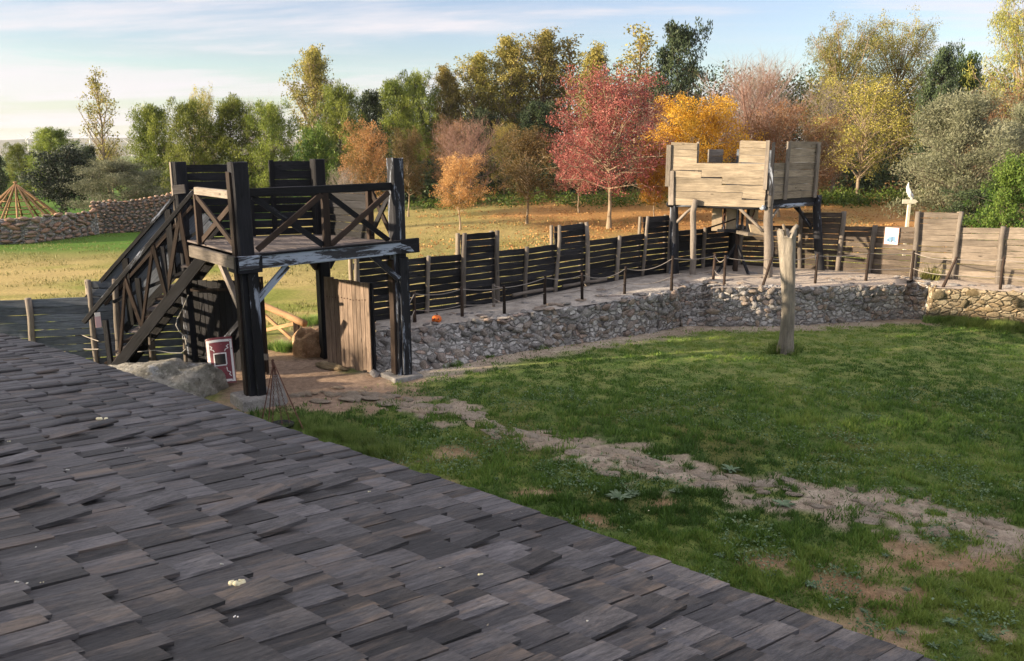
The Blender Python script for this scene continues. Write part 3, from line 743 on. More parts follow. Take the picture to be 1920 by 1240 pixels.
# notice on the right fence
p = on_line(1668); d = (on_line(1700) - on_line(1640)).normalized(); nrm = Vector((d.y, -d.x, 0))
nt = thing('notice', 'white paper notice with a blue printed figure pinned to the brown fence', 'notice', (p.x, p.y, 2.0))
Mx = Matrix((d, nrm * -1, Vector((0, 0, 1)))).transposed().to_4x4(); Mx.translation = Vector((p.x, p.y, 2.22)) + nrm * 0.02
def flatbox(name, w, h, th, mat, par, M, dx=0, dz=0, dy=0, poly=None):
    mb = MB(); mb.box((dx, dy, dz), (w, th, h)) ; return mb.build(name, mat, par, M)
flatbox('sheet', 0.37, 0.48, 0.012, P_paper, nt, Mx)
flatbox('frame', 0.40, 0.51, 0.008, flat('thin_pink_frame', (0.45, 0.25, 0.22)), nt, Mx, dy=0.006)
mb = MB()
for (cx, cz, r_) in ((-0.02, -0.10, 0.085), (0.06, -0.07, 0.07), (-0.09, -0.14, 0.045), (0.11, -0.15, 0.04)):
    mb.add([(cx + r_ * math.cos(k * PI / 5) * (1 + .2 * (k % 2)), -0.008, cz + r_ * math.sin(k * PI / 5)) for k in range(10)], [tuple(range(10))])
mb.build('printed_figure', P_blue, nt, Mx)
mb = MB(); mb.box((0.02, -0.0085, -0.15), (0.03, 0.002, 0.08)); mb.box((-0.03, -0.0085, -0.19), (0.015, 0.002, 0.05)); mb.box((0.06, -0.0085, -0.19), (0.015, 0.002, 0.05)); mb.build('printed_legs', P_grey, nt, Mx)

# ------------------------------------------------------------------ gate tower
FL, FR, RL, RR = Vector((-4.84, 14.48, 0)), Vector((-2.34, 16.36, 0)), Vector((-6.98, 17.1, 0)), Vector((-4.30, 18.05, 0))
Z = Vector((0, 0, 1))
gt = thing('gate_tower', 'black charred timber gate tower with railed platform above the gateway', 'gate tower', (FL + RR) / 2)
U = (FR - FL).normalized(); V = (RL - FL).normalized(); V2 = (RR - FR).normalized()
DZ = 2.78
beam('post', FL + Z * 0.15, FL + Vector((-0.03, 0, 4.47)), 0.30, 0.30, M_char, gt, up=U, ch=0.03, seg=6, jit=0.006)
beam('post', FR + Z * 0.05, FR + Vector((0, 0, 4.53)), 0.27, 0.27, M_char2, gt, up=U, ch=0.03, seg=6, jit=0.006)
beam('post', RL, RL + Z * 4.45, 0.27, 0.27, M_char, gt, up=U, ch=0.03, seg=6, jit=0.006)
beam('post', RR, RR + Z * 4.50, 0.27, 0.27, M_char, gt, up=U, ch=0.03, seg=6, jit=0.006)
# posts doubled with facing boards; brown ones paint warm sun on left faces
beam('post_facing', FR + Z * 0.06 + V2 * -0.17 + U * 0.02, FR + Z * 2.55 + V2 * -0.17, 0.05, 0.2, M_char2, gt, up=U, seg=5, jit=0.006)
beam('post_facing', FL + Z * 0.2 - V * 0.18 + U * 0.05, FL + Z * 2.5 - V * 0.18 + U * 0.04, 0.05, 0.18, M_char2, gt, up=U, seg=5, jit=0.006)
beam('post_facing', FL + Z * 0.2 - U * 0.175, FL + Z * 4.3 - U * 0.2, 0.16, 0.04, M_brown, gt, up=U, seg=5, jit=0.006)
beam('post_facing', FR + Z * 0.1 - U * 0.165, FR + Z * 2.5 - U * 0.165, 0.18, 0.05, M_brown, gt, up=U, seg=5, jit=0.006)
for (p, w_, h_) in ((FL, 0.72, 0.2), (FR, 0.66, 0.07)):
    M = Matrix.Translation((p.x, p.y, 0)) @ Matrix.Rotation(math.atan2(U.y, U.x), 4, 'Z')
    mb = MB(); a = w_ / 2
    mb.add([(x * a * s, y * a * s, z) for z, s in ((-0.1, 1.04), (h_ - 0.03, 1.0), (h_, 0.94)) for x, y in ((-1, -1), (1, -1), (1, 1), (-1, 1))],
           [(i, (i + 1) % 4, (i + 1) % 4 + 4, i + 4) for i in range(4)] + [(i + 4, (i + 1) % 4 + 4, (i + 1) % 4 + 8, i + 8) for i in range(4)] + [(8, 9, 10, 11)])
    mb.build('footing', S_conc, gt, M)
# deck frame
beam('edge_beam', FL - U * 0.22 + Z * (DZ - 0.08) - V * 0.22, FR + U * 0.28 + Z * (DZ - 0.02) - V2 * 0.2, 0.09, 0.24, M_flake, gt, ch=0.012, seg=6, jit=0.006)
beam('edge_beam', FL - V * 0.16 - U * 0.23 + Z * (DZ - 0.08), FL + V * 2.3 - U * 0.23 + Z * (DZ - 0.08), 0.09, 0.23, M_grey, gt, ch=0.012, seg=4, jit=0.006)
beam('edge_beam', FR - V2 * 0.1 + U * 0.2 + Z * (DZ - 0.05), RR + V2 * 0.1 + U * 0.2 + Z * (DZ - 0.05), 0.09, 0.22, M_char, gt, ch=0.012, seg=4)
beam('edge_beam', RL - U * 0.2 + Z * (DZ - 0.1), RR + U * 0.25 + Z * (DZ - 0.1), 0.2, 0.22, M_char, gt, ch=0.012, seg=4)
beam('edge_cap', FL + U * 0.2 + Z * (DZ + 0.055) - V * 0.22, FR + U * 0.25 + Z * (DZ + 0.115) - V2 * 0.2, 0.13, 0.035, M_char, gt, seg=5, jit=0.004)
beam('collar', FL - V * 0.235 - U * 0.24 + Z * (DZ - 0.11), FL - V * 0.235 + U * 0.2 + Z * (DZ - 0.11), 0.05, 0.30, M_char, gt, seg=2)
beam('collar', FR - V2 * 0.225 - U * 0.1 + Z * (DZ + 0.0), FR - V2 * 0.225 + U * 0.32 + Z * (DZ + 0.01), 0.05, 0.29, M_char, gt, seg=2)
beam('collar', FL - V * 0.23 - U * 0.255 + Z * (DZ - 0.11), FL + V * 0.16 - U * 0.255 + Z * (DZ - 0.11), 0.04, 0.29, M_char, gt, seg=2)
nb = 14
for i in range(nb):
    a = (i + 0.5) / nb; p0 = FL.lerp(FR, a) - V * 0.1; p1 = RL.lerp(RR, a) + V * 0.05
    beam('deck_board', p0 + Z * (DZ + 0.03 + 0.03 * a), p1 + Z * (DZ + 0.03 + 0.03 * a), 3.12 / nb - 0.01, 0.035, M_deck, gt, seg=3, jit=0.003)
for i in range(4):
    a = (i + 0.5) / 4; beam('joist', FL.lerp(RL, a) + Z * (DZ - 0.10), FR.lerp(RR, a) + Z * (DZ - 0.06), 0.08, 0.15, M_char, gt)
# braces
beam('brace', FL + U * 0.12 + Z * 1.95 - V * 0.05, FL + U * 0.72 + Z * (DZ - 0.2) - V * 0.12, 0.09, 0.11, M_flake, gt)
beam('brace', FR - U * 0.12 + Z * 2.12 - V2 * 0.15, FR - U * 0.72 + Z * (DZ - 0.12) - V2 * 0.15, 0.09, 0.11, M_char2, gt)
beam('brace', FL - U * 0.1 + Z * 1.75 + V * 0.1, FL + V * 0.85 - U * 0.15 + Z * (DZ - 0.2), 0.09, 0.11, M_post, gt)
beam('brace', RR - U * 0.1 + Z * 2.1, RR - U * 0.45 + Z * (DZ - 0.2), 0.10, 0.2, M_brown, gt)
beam('brace', RR + U * 0.1 + Z * 2.1, RR + U * 0.4 + Z * (DZ - 0.2), 0.10, 0.2, M_char, gt)
beam('brace', RL + U * 0.1 + Z * 2.0, RL + U * 0.5 + Z * (DZ - 0.2), 0.10, 0.14, M_char, gt)
# front railing: two crossed panels
zr = lambda a: 3.93 + 0.05 * a
F0, F1 = FL + U * 0.13 - V * 0.02, FR - U * 0.13 - V2 * 0.02; FM = F0.lerp(F1, 0.505)
beam('top_rail', F0 + Z * zr(0), F1 + Z * zr(1), 0.09, 0.15, M_char, gt, ch=0.01, seg=4)
beam('rail_post', FM + Z * (DZ + 0.06), FM + Z * (zr(.5) - 0.07), 0.10, 0.13, M_brown, gt, up=U)
for (a, b) in ((F0, FM), (FM, F1)):
    aa, bb = a.lerp(b, 0.05), a.lerp(b, 0.95)
    beam('cross_brace', aa + Z * (DZ + 0.12) - V * 0.025, bb + Z * 3.86 - V * 0.025, 0.045, 0.105, M_brown, gt)
    beam('cross_brace', aa + Z * 3.86 + V * 0.025, bb + Z * (DZ + 0.12) + V * 0.025, 0.045, 0.105, M_char, gt)
# left side railing (towards the stairs)
L0, L1 = FL + V * 0.15 - U * .05, FL + V * 2.15 - U * .08
beam('top_rail', L0 + Z * 3.88, L1 + Z * 3.90, 0.09, 0.15, M_grey, gt, ch=0.01, seg=3)
beam('rail_post', L1 + Z * (DZ + 0.06), L1 + Z * 3.83, 0.10, 0.12, M_brown, gt, up=U)
beam('cross_brace', L0 + Z * (DZ + 0.12) - U * 0.025, L1 + Z * 3.82 - U * 0.025, 0.045, 0.105, M_brown, gt)
beam('cross_brace', L0 + Z * 3.82 + U * 0.025, L1 + Z * (DZ + 0.12) + U * 0.025, 0.045, 0.105, M_brown, gt)
# right side: railing then plank wall
R0, R1, R2 = FR + V2 * 0.14, FR + V2 * 0.85, RR - V2 * 0.1
beam('top_rail', R0 + Z * 3.95, R1 + Z * 3.95, 0.09, 0.14, M_char, gt)
beam('cross_brace', R0 + Z * (DZ + 0.15), R1 + Z * 3.9 + U * 0.025, 0.045, 0.10, M_brown, gt)
beam('cross_brace', R0 + Z * 3.9, R1 + Z * (DZ + 0.15), 0.045, 0.10, M_char, gt)
beam('rail_post', R1 + Z * DZ, R1 + Z * 3.97, 0.12, 0.12, M_brown, gt, up=U)
fence_bay(gt, R1 + V2 * 0.05 + U * 0.07, R2 + U * 0.07, DZ + 0.05, DZ + 0.05, 3.95, 3.95, M_char, U, n=7)
# rear parapet with two merlons
B0, B1 = RL + V * 0.14 - U * 0.1, RR + V * 0.14 + U * 0.1
fence_bay(gt, B0, B1, DZ - 0.1, DZ - 0.1, 3.86, 3.86, M_char, V, n=7, gap=0.014)
fence_bay(gt, B0, B0.lerp(B1, 0.40), 3.87, 3.87, 4.40, 4.40, M_char, V, n=3)
fence_bay(gt, B0.lerp(B1, 0.655), B1, 3.87, 3.87, 4.46, 4.46, M_char, V, n=3)
for a, zt in ((0.40, 4.42), (0.655, 4.48), (0.5, 3.84)):
    p = B0.lerp(B1, a) - V * 0.06; beam('batten', p + Z * DZ, p + Z * zt, 0.05, 0.10, M_char, gt, up=U)
beam('batten', RL - U * 0.16 + Z * 2.8, RL - U * 0.16 + Z * 4.44, 0.1, 0.03, M_grey, gt, up=U)
beam('batten', RL - U * 0.18 - V * .1 + Z * 3.88, RL + U * 0.02 - V * 0.2 + Z * 3.90, 0.08, 0.18, M_grey, gt)
# gate leaves
def leaf(p0, p1, zt0, zt1, mat, label, n):
    g = mobj('gate_leaf', None, gt) if False else bpy.data.objects.new('gate_leaf', None)
    C.objects.link(g); place(g, gt, Matrix.Translation(p0)); g['label'] = label
    d = (p1 - p0).normalized(); nn = Vector((d.y, -d.x, 0)); L = (p1 - p0).length
    s = 0; ws = [rnd.uniform(0.8, 1.2) for _ in range(n)]; tot = sum(ws)
    for i in range(n):
        w_ = ws[i] / tot * L; a = p0 + d * (s + w_ / 2); z1 = zt0 + (zt1 - zt0) * (s / L) + rnd.uniform(-0.03, 0.01)
        beam('plank', a + Z * (0.06 + rnd.uniform(-.02, .02)) + nn * rnd.uniform(-.006, .006), a + Z * z1, w_ - 0.012, 0.035, mat, g, up=nn, seg=4, jit=0.004); s += w_
    for z in (0.35, 1.65): beam('ledge', p0 + Z * z - nn * 0.05, p1 + Z * z - nn * 0.05, 0.06, 0.12, M_char, g)
    return g, d, nn
g1, d1, n1_ = leaf(Vector((-4.08, 17.2, 0)), Vector((-2.98, 16.5, 0)), 2.02, 1.98, M_gate, 'weathered bare wood gate leaf standing open', 10)
beam('edge_post', Vector((-2.96, 16.56, 0.0)), Vector((-2.96, 16.56, 1.98)), 0.05, 0.12, M_char, g1, up=d1)
mb = MB()
for k in range(14): mb.box(Vector((-4.05, 17.18, 1.60)) + d1 * (0.05 + k * 0.085) + n1_ * 0.022 + Z * rnd.uniform(-.02, .02), (0.018, 0.018, 0.018))
mb.build('nail', P_rust, g1)
g2, d2, n2_ = leaf(Vector((-6.85, 16.95, 0)), Vector((-5.32, 16.50, 0)), 1.98, 2.04, M_char, 'black charred gate leaf behind the shield', 12)
beam('brace', Vector((-6.3, 16.6, 0.55)), Vector((-5.4, 16.35, 1.5)), 0.07, 0.09, M_char2, g2)
beam('edge_post', Vector((-5.33, 16.6, 0.0)), Vector((-5.33, 16.6, 2.1)), 0.09, 0.2, M_brown, g2, up=d2)
beam('ledge', Vector((-6.85, 16.85, 1.78)), Vector((-5.35, 16.4, 1.86)), 0.04, 0.06, M_brown, g2)
log('gate_post', at(366, 690), at(362, 690) * 1 + Z * 1.98, 0.12, 0.10, M_char2, gt)
beam('crossbar', Vector((-5.6, 16.3, 0.45)), Vector((-5.1, 16.2, 0.47)), 0.08, 0.12, M_grey, g2)

# threshold stone
th = thing('threshold_stone', 'low worn stone slab at the foot of the open bare wood gate leaf', 'stone', at(625, 690))
a, b = at(598, 684), at(662, 697)
o = mobj('slab', ST_warm[1], th); place(o, th, Matrix.Translation((a + b) / 2 + Z * 0.03) @ Matrix.Rotation(math.atan2(b.y - a.y, b.x - a.x), 4, 'Z') @ Matrix.Diagonal(((b - a).length * 0.62, 0.2, 0.11, 1)))

# ------------------------------------------------------------------ staircase
st = thing('staircase', 'steep black timber staircase with plank side and handrails leaning on the gate tower', 'stairs', (-8.3, 16, 0))
T0 = Vector((-6.32, 16.25, 2.70)); T1 = Vector((-8.50, 16.25, 0.2)); WD = Vector((0.0, 0.80, 0))
sd_ = (T1 - T0).normalized()
beam('stringer', T0 - sd_ * 0.1 - Z * .17, T1 + sd_ * 0.1 - Z * .17, 0.07, 0.22, M_char, st, ch=0.008, seg=5)
beam('stringer', T0 + WD - sd_ * 0.1 - Z * .17, T1 + WD + sd_ * 0.1 - Z * .17, 0.07, 0.22, M_char, st, ch=0.008, seg=5)
ns = 11
for i in range(ns):
    p = T0.lerp(T1, (i + 0.6) / ns) + Z * 0.03; beam('tread', p, p + WD, 0.27, 0.04, M_deck if i % 2 else M_brown, st)
HR = Vector((0, 0, 1.03))
h0, h1 = Vector((-6.37, 16.2, 3.86)), Vector((-8.80, 16.2, 1.27))
h1 = h0 + (h1 - h0) * 1.02
beam('handrail', h0, h1, 0.09, 0.09, M_char2, st, ch=0.01, seg=6)
beam('handrail_cap', h0 + Z * 0.055, h1 + Z * 0.055, 0.05, 0.02, M_grey, st, seg=5)
for t_, u_, mt in ((0.06, 0.30, M_brown), (0.30, 0.56, M_brown), (0.56, 0.80, M_brown)):
    beam('baluster', h0.lerp(h1, t_ + 0.05), T0.lerp(T1, u_ + 0.06), 0.045, 0.075, mt, st)
    beam('baluster', h0.lerp(h1, t_ + 0.07), T0.lerp(T1, t_ + 0.07), 0.07, 0.07, M_brown, st, up=(1, 0, 0))
beam('mid_rail', T0.lerp(T1, 0.38) + Z * 0.55 + Vector((0.55, 0, 0)), T0.lerp(T1, 0.62) + Z * 0.38 + Vector((-0.55, 0, 0.0)) + Z * 0.1, 0.05, 0.07, M_char, st)
beam('mid_rail', T0.lerp(T1, 0.02) + Z * 0.42, T0.lerp(T1, 0.30) + Z * 0.58 + Vector((-0.35, 0, 0)), 0.05, 0.06, M_char, st)
for q in (0.36, 0.62, 0.97):
    p = T0.lerp(T1, q); beam('rail_post', Vector((p.x, p.y + 0.02, max(0, p.z - 0.3))), p + Z * 0.98, 0.09, 0.09, M_char, st, up=(1, 0, 0))
# far side: solid slope of boards running with the stair
a0, a1 = Vector((-7.0, 17.06, 3.78)), Vector((-9.48, 17.0, 1.22))
upn = Vector((-sd_.z, 0, sd_.x)); upn = upn if upn.z > 0 else -upn
for i in range(7):
    o_ = -upn * (0.09 + i * 0.155)
    sh = rnd.uniform(-0.05, 0.05)
    beam('side_board', a0 + o_ - sd_ * sh, a1 + o_ + sd_ * (sh - 0.12 * (i > 1) * i * 0.6), 0.03, 0.148, M_blue if i in (0, 3, 4, 5) else M_char, st, up=upn, seg=5)
beam('handrail', a0 + WD * 0.0 + Z * 0.03 - Vector((0, 0.05, 0)), a1 + Z * 0.03 - Vector((0, 0.05, 0)) + sd_ * 0.05, 0.11, 0.07, M_char2, st, up=upn, seg=5)
beam('handrail', a0 - upn * 0.36 - Vector((0, 0.06, 0)), a1 - upn * 0.36 + sd_ * 0.02 - Vector((0, 0.06, 0)), 0.06, 0.06, M_brown, st, up=upn, seg=5)
for q in (0.1, 0.5, 0.97):
    p = (a0.lerp(a1, q)); beam('rail_post', Vector((p.x, p.y - 0.06, max(0, p.z - 1.5))), p - Z * 0.05 - Vector((0, 0.06, 0)), 0.08, 0.12, M_char, st, up=(1, 0, 0))
beam('foot_plate', T1 + Vector((-0.15, -0.1, -0.1)), T1 + WD + Vector((-0.15, 0.15, -0.1)), 0.32, 0.05, M_brown, st)
# small notice and tap pipe at the foot of the stairs
M = Matrix.Translation(atY(184, 602, 15.6)) @ Matrix.Rotation(R(52), 4, 'Z')
nb_ = thing('notice', 'small pink and white notice fixed beside the foot of the staircase', 'notice', atY(184, 602, 15.6))
flatbox('sheet', 0.11, 0.27, 0.008, P_pink, nb_, M); flatbox('white_band', 0.11, 0.08, 0.010, P_paper, nb_, M, dz=0.13)

# ------------------------------------------------------------------ shield, tripod, rocks around the gate
sh = thing('shield', 'curved maroon rectangular shield with chipped white border leaning at the left gate leaf', 'shield', at(418, 722))
pb = at(419, 722); pt_ = atY(410, 638, 16.05)
zx = (pt_ - pb).normalized(); xx = Vector((0.97, 0.24, 0)); xx = (xx - zx * xx.dot(zx)).normalized(); yy = zx.cross(xx)
Ms = Matrix((xx, yy, zx)).transposed().to_4x4(); Ms.translation = pb + Z * 0.02
SW, SH = 0.56, 0.96
def cyl(x, z, off): # curved face: bulges towards the viewer (-y local)
    a = x / 0.42; return (0.42 * math.sin(a), -0.42 * (math.cos(a) - 0.78) - off, z)
def patch(x0, x1, z0, z1, off, th, mat, name, n=10, poly=None):
    mb = MB(); vs = []
    for o_ in (off, off - th):
        for i in range(n + 1):
            x = x0 + (x1 - x0) * i / n
            vs += [cyl(x, z0, o_), cyl(x, z1, o_)]
    m_ = 2 * (n + 1); fs = []
    for i in range(n):
        k = 2 * i; fs += [(k, k + 2, k + 3, k + 1), (m_ + k, m_ + k + 1, m_ + k + 3, m_ + k + 2), (k, m_ + k, m_ + k + 2, k + 2), (k + 1, k + 3, m_ + k + 3, m_ + k + 1)]
    fs += [(0, 1, m_ + 1, m_), (2 * n, m_ + 2 * n, m_ + 2 * n + 1, 2 * n + 1)]
    mb.add(vs, fs); return mb.build(name, mat, sh, Ms, smooth=False)
patch(-SW / 2, SW / 2, 0, SH, 0, 0.02, P_maroon, 'body', 14)
b_ = 0.05
patch(-SW / 2 + .015, SW / 2 - .015, 0.03, 0.03 + b_, 0.003, 0.003, P_shwhite, 'border')
patch(-SW / 2 + .015, SW / 2 - .015, SH - 0.05 - b_, SH - 0.05, 0.003, 0.003, P_shwhite, 'border')
patch(-SW / 2 + .015, -SW / 2 + 0.015 + b_ * 1.3, 0.03 + b_, SH - 0.05 - b_, 0.003, 0.003, P_shwhite, 'border', 3)
patch(SW / 2 - .015 - b_, SW / 2 - 0.015, 0.03 + b_, SH - 0.05 - b_, 0.003, 0.003, P_shwhite, 'border', 3)
cz = SH * 0.52
for (x0, x1, z0, z1) in ((-.13, .13, cz + .11, cz + .135), (-.13, .13, cz - .135, cz - .11), (-.13, -.105, cz - .11, cz + .11), (.105, .13, cz - .11, cz + .11)):
    patch(x0, x1, z0, z1, 0.003, 0.003, P_shwhite, 'centre_border', 4)
patch(-.10, .10, cz - .10, cz + .10, 0.025, 0.025, P_black, 'boss', 4)
def zig(pts, name='zigzag'):
    mb = MB()
    for (a, b) in zip(pts[:-1], pts[1:]):
        dx, dz = b[0] - a[0], b[1] - a[1]; L = math.hypot(dx, dz); nx, nz = -dz / L * 0.008, dx / L * 0.008
        q = [(a[0] + nx, a[1] + nz), (a[0] - nx, a[1] - nz), (b[0] - nx, b[1] - nz), (b[0] + nx, b[1] + nz)]
        mb.add([cyl(x, z, 0.0045) for x, z in q] + [cyl(x, z, 0.001) for x, z in q], [(0, 1, 2, 3), (0, 4, 5, 1), (1, 5, 6, 2), (2, 6, 7, 3), (3, 7, 4, 0)])
    mb.build(name, P_shwhite, sh, Ms)
for sx in (-1, 1):
    zig([(sx * .19, SH - .16), (sx * .14, SH - .20), (sx * .18, SH - .23), (sx * .12, SH - .26), (sx * .10, SH - .30)])
    zig([(sx * .19, .14), (sx * .15, .18), (sx * .18, .22), (sx * .12, .25), (sx * .11, .33)])

tr = thing('tripod', 'rusty iron tripod of thin rods with a pan hung on chains beside the near post', 'tripod', at(530, 790))
apex = atY(513, 684, 13.6)
def gpt(px, py): q = at(px, py); return Vector((q.x, q.y, 0))
for e in ((488, 806), (503, 800), (574, 818)):
    log('leg', gpt(*e), apex + Vector((0, 0, 0.05)), 0.012, 0.010, P_rust, tr, n=6, jit=0.05, wob=0.0)
pan = at(528, 812) + Z * 0.13
for dx, dy in ((-0.14, 0.0), (0.13, 0.05), (0.05, -.1)):
    a, b = apex + Vector((0.01, 0, -0.04)), pan + Vector((dx, dy, 0.06)); L = (b - a).length; k = 22; mb = MB(); mb2 = MB()
    for i in range(k):
        p = a.lerp(b, (i + .5) / k); ang = (i % 2) * PI / 2
        dv = (b - a).normalized(); sx = dv.cross(Vector((math.cos(ang), math.sin(ang), 0))).normalized()
        loop = [p + dv * L / k * 0.68 * math.cos(j * PI / 3) + sx * 0.014 * math.sin(j * PI / 3) for j in range(7)]
        mb.tube(loop, 0.0045, 4, False)
    mb.build('chain', P_rust, tr)
mb = MB(); n = 16
prof = [(0.10, 0.0), (0.19, 0.03), (0.22, 0.09), (0.205, 0.085), (0.175, 0.035), (0.0, 0.02)]
vs = [(pan.x + r_ * math.cos(2 * PI * i / n), pan.y + r_ * math.sin(2 * PI * i / n), pan.z - 0.06 + z) for r_, z in prof for i in range(n)]
mb.add(vs, [(j * n + i, j * n + (i + 1) % n, (j + 1) * n + (i + 1) % n, (j + 1) * n + i) for j in range(len(prof) - 1) for i in range(n)]); mb.build('pan', P_iron, tr)
log('hook', apex - Z * 0.06, apex + Z * 0.09, 0.03, 0.02, P_rust, tr, n=7)

cs = thing('marker_stone', 'pale wedge shaped stone standing behind the iron tripod', 'stone', at(520, 756))
p = at(521, 757); mb = MB()
mb.add([(-.17, -.12, 0), (.17, -.12, 0), (.16, .14, 0), (-.15, .14, 0), (-.05, -.02, .56), (.03, -.02, .57), (.03, .04, .56), (-.04, .05, .55), (-.12, -.09, .2), (.13, -.09, .2), (.12, .11, .2), (-.1, .11, .2)],
       [(0, 1, 9, 8), (1, 2, 10, 9), (2, 3, 11, 10), (3, 0, 8, 11), (8, 9, 5, 4), (9, 10, 6, 5), (10, 11, 7, 6), (11, 8, 4, 7), (4, 5, 6, 7)])
mb.build('block', S_conc, cs, Matrix.Translation(p))

def blob(name, label, cat, foot, mat, seed, e, sub=4, amp=0.25, rotz=0, kinds=None):
    import bmesh
    bm = bmesh.new(); bmesh.ops.create_icosphere(bm, subdivisions=sub, radius=1)
    for v in bm.verts:
        p = v.co; m = max(abs(p.x), abs(p.y), abs(p.z)); q = p * (0.6 + 0.4 / m * 0.85)
        k = float(fbm(q.x * 2 + seed, q.y * 2 + q.z * 1.7, seed, 5)) - 0.5
        k2 = float(fbm(q.x * 6 + seed, q.y * 6 + q.z * 5.7, seed + 9, 3)) - 0.5
        q = q * (1 + amp * k * 2 + amp * 0.5 * k2)
        v.co = Vector((q.x * e[0], q.y * e[1], max(q.z, -0.2) * e[2]))
    me = bpy.data.meshes.new(name); bm.to_mesh(me); bm.free(); me.materials.append(mat)
    me.polygons.foreach_set('use_smooth', [True] * len(me.polygons))
    o = mobj(name, me, None, Matrix.Translation(foot) @ Matrix.Rotation(rotz, 4, 'Z')); return tag(o, label, cat)
blob('boulder', 'broad lichen covered grey rock outcrop at the foot of the staircase', 'rock', Vector((-6.95, 15.1, -0.02)), S_rock, 3, (1.2, 0.72, 0.68), 5, 0.30, 0.15)
blob('boulder', 'rock slab under the last treads of the staircase', 'rock', Vector((-7.9, 15.9, 0.0)), S_rock, 8, (1.2, 0.7, 0.30), 4, 0.2, 0.1)
blob('boulder', 'bright orange boulder outside the gateway between the log rail and the gate post', 'rock', at(583, 672) + Vector((0, 0.45, 0.05)), S_orange, 5, (0.50, 0.42, 0.60), 4, 0.42)
blob('boulder', 'grey rock tucked behind the right post of the gate tower', 'rock', at(715, 690) + Vector((0.0, 0.45, 0.05)), S_rock, 12, (0.5, 0.5, 0.5), 4, 0.25)

lr = thing('log_handrail', 'peeled log handrail on square posts just outside the gateway', 'handrail', at(530, 672))
a = atY(571, 607, 18.6); b = Vector((-6.7, 20.6, a.z + 0.15))
log('rail', a, b, 0.085, 0.085, M_log, lr, n=12, jit=0.03, wob=0.005)
pp = a.lerp(b, 0.16); beam('post', Vector((pp.x, pp.y, -0.1)), pp - Z * 0.04, 0.13, 0.13, M_brown, lr, up=(1, 0, 0), ch=0.01)
pq = a.lerp(b, 0.9); beam('post', Vector((pq.x, pq.y, -0.1)), pq - Z * 0.04, 0.13, 0.13, M_brown, lr, up=(1, 0, 0))
beam('brace', Vector((pp.x, pp.y, pp.z - 0.08)), Vector((pq.x, pq.y, 0.1)), 0.05, 0.08, M_log, lr)
beam('brace', Vector((pp.x, pp.y, 0.1)), Vector((pq.x, pq.y, pq.z - 0.2)), 0.05, 0.08, M_log, lr)

# electrical socket box and cable on the planks behind the stairs
eb = thing('socket_box', 'small grey outdoor socket box with a drooping pale cable beside the left gate leaf', 'socket box', atY(347, 632, 16.85))
p = atY(347, 632, 16.82); mb = MB(); mb.box(p, (0.10, 0.05, 0.09)); mb.build('box', P_plast, eb); mb = MB(); mb.box(p + Vector((0, -0.028, 0)), (0.06, 0.01, 0.055)); mb.build('cover', P_black, eb)
cab = [(353, 553), (342, 580), (332, 598), (330, 610), (336, 622), (346, 630), (349, 645), (348, 655), (340, 662), (320, 662), (290, 657), (258, 660)]
mb = MB(); mb.tube([atY(x, y, 16.78) for x, y in cab], 0.009, 5); mb.build('cable', P_cable, eb)

# ------------------------------------------------------------------ rope barrier along the terrace edge
def rope(parent, a, b, sag, r_=0.011, n=8):
    pts = []
    for i in range(n + 1):
        t = i / n; p = a.lerp(b, t); p.z -= sag * 4 * t * (1 - t); pts.append(p)
    mb = MB(); mb.tube(pts, r_, 5, False); mb.build('rope', P_rope, parent, smooth=True)
rb = thing('rope_barrier', 'rope barrier of short dark posts and two sagging ropes along the terrace edge', 'rope barrier', TOP1[1])
RP = [(778, 607, 547), (867, 597, 538), (946, 590, 536), (1022, 573, 517), (1092, 565, 512), (1171, 553, 500), (1259, 547, 480), (1337, 527, 476), (1358, 537, 479), (1436, 537, 482), (1528, 533, 476), (1623, 529, 471), (1708, 527, 470), (1776, 540, 482), (1875, 545, 483), (1960, 552, 488)]
tops = []
lean = {9: 0.12, 13: 0.16}
for i, (px, yb, yt) in enumerate(RP):
    b = at(px, yb, tzx(px)); hh = 0.72 if i not in (7,) else 0.6; hh = atY(px, yt, b.y).z - b.z
    tp = b + Vector((lean.get(i, rnd.uniform(-.02, .02)), 0, hh)); tops.append((b, tp))
    log('post', b - Z * 0.1 - Vector((lean.get(i, 0), 0, 0)), tp, 0.042, 0.036, M_brown, rb, n=7, seg=3, wob=0.004)
for i in range(len(tops) - 1):
    (b0, t0), (b1, t1) = tops[i], tops[i + 1]
    sg = rnd.uniform(0.03, 0.09) + (0.08 if i in (4, 5, 7) else 0)
    rope(rb, b0.lerp(t0, 0.93), b1.lerp(t1, 0.93), sg); rope(rb, b0.lerp(t0, 0.42), b1.lerp(t1, 0.42), sg * 0.7)
q = on_line(915); b2 = at(926, 578, 0.8); log('post', b2 - Z * .1, b2 + Z * 0.62, 0.045, 0.04, M_grey, rb, n=7, seg=3)
rope(rb, tops[2][1] - Z * .04, b2 + Z * 0.58, 0.02); rope(rb, tops[2][0].lerp(tops[2][1], .4), b2 + Z * 0.25, 0.02)
g0 = tops[0]; rope(rb, g0[0].lerp(g0[1], .93), FR + Vector((0.1, 0.1, 1.45)), 0.03); rope(rb, g0[0].lerp(g0[1], .42), FR + Vector((0.1, 0.1, 1.05)), 0.03)
rl = thing('rope_barrier', 'single grey post holding two ropes behind the far edge of the shingle roof', 'rope barrier', at(128, 680, 0))
b = at(128, 682, 0.0); tp = Vector((b.x, b.y, atY(122, 606, b.y).z))
log('post', b, tp + Vector((-.03, 0, 0)), 0.045, 0.04, M_grey, rl, n=7, seg=3)
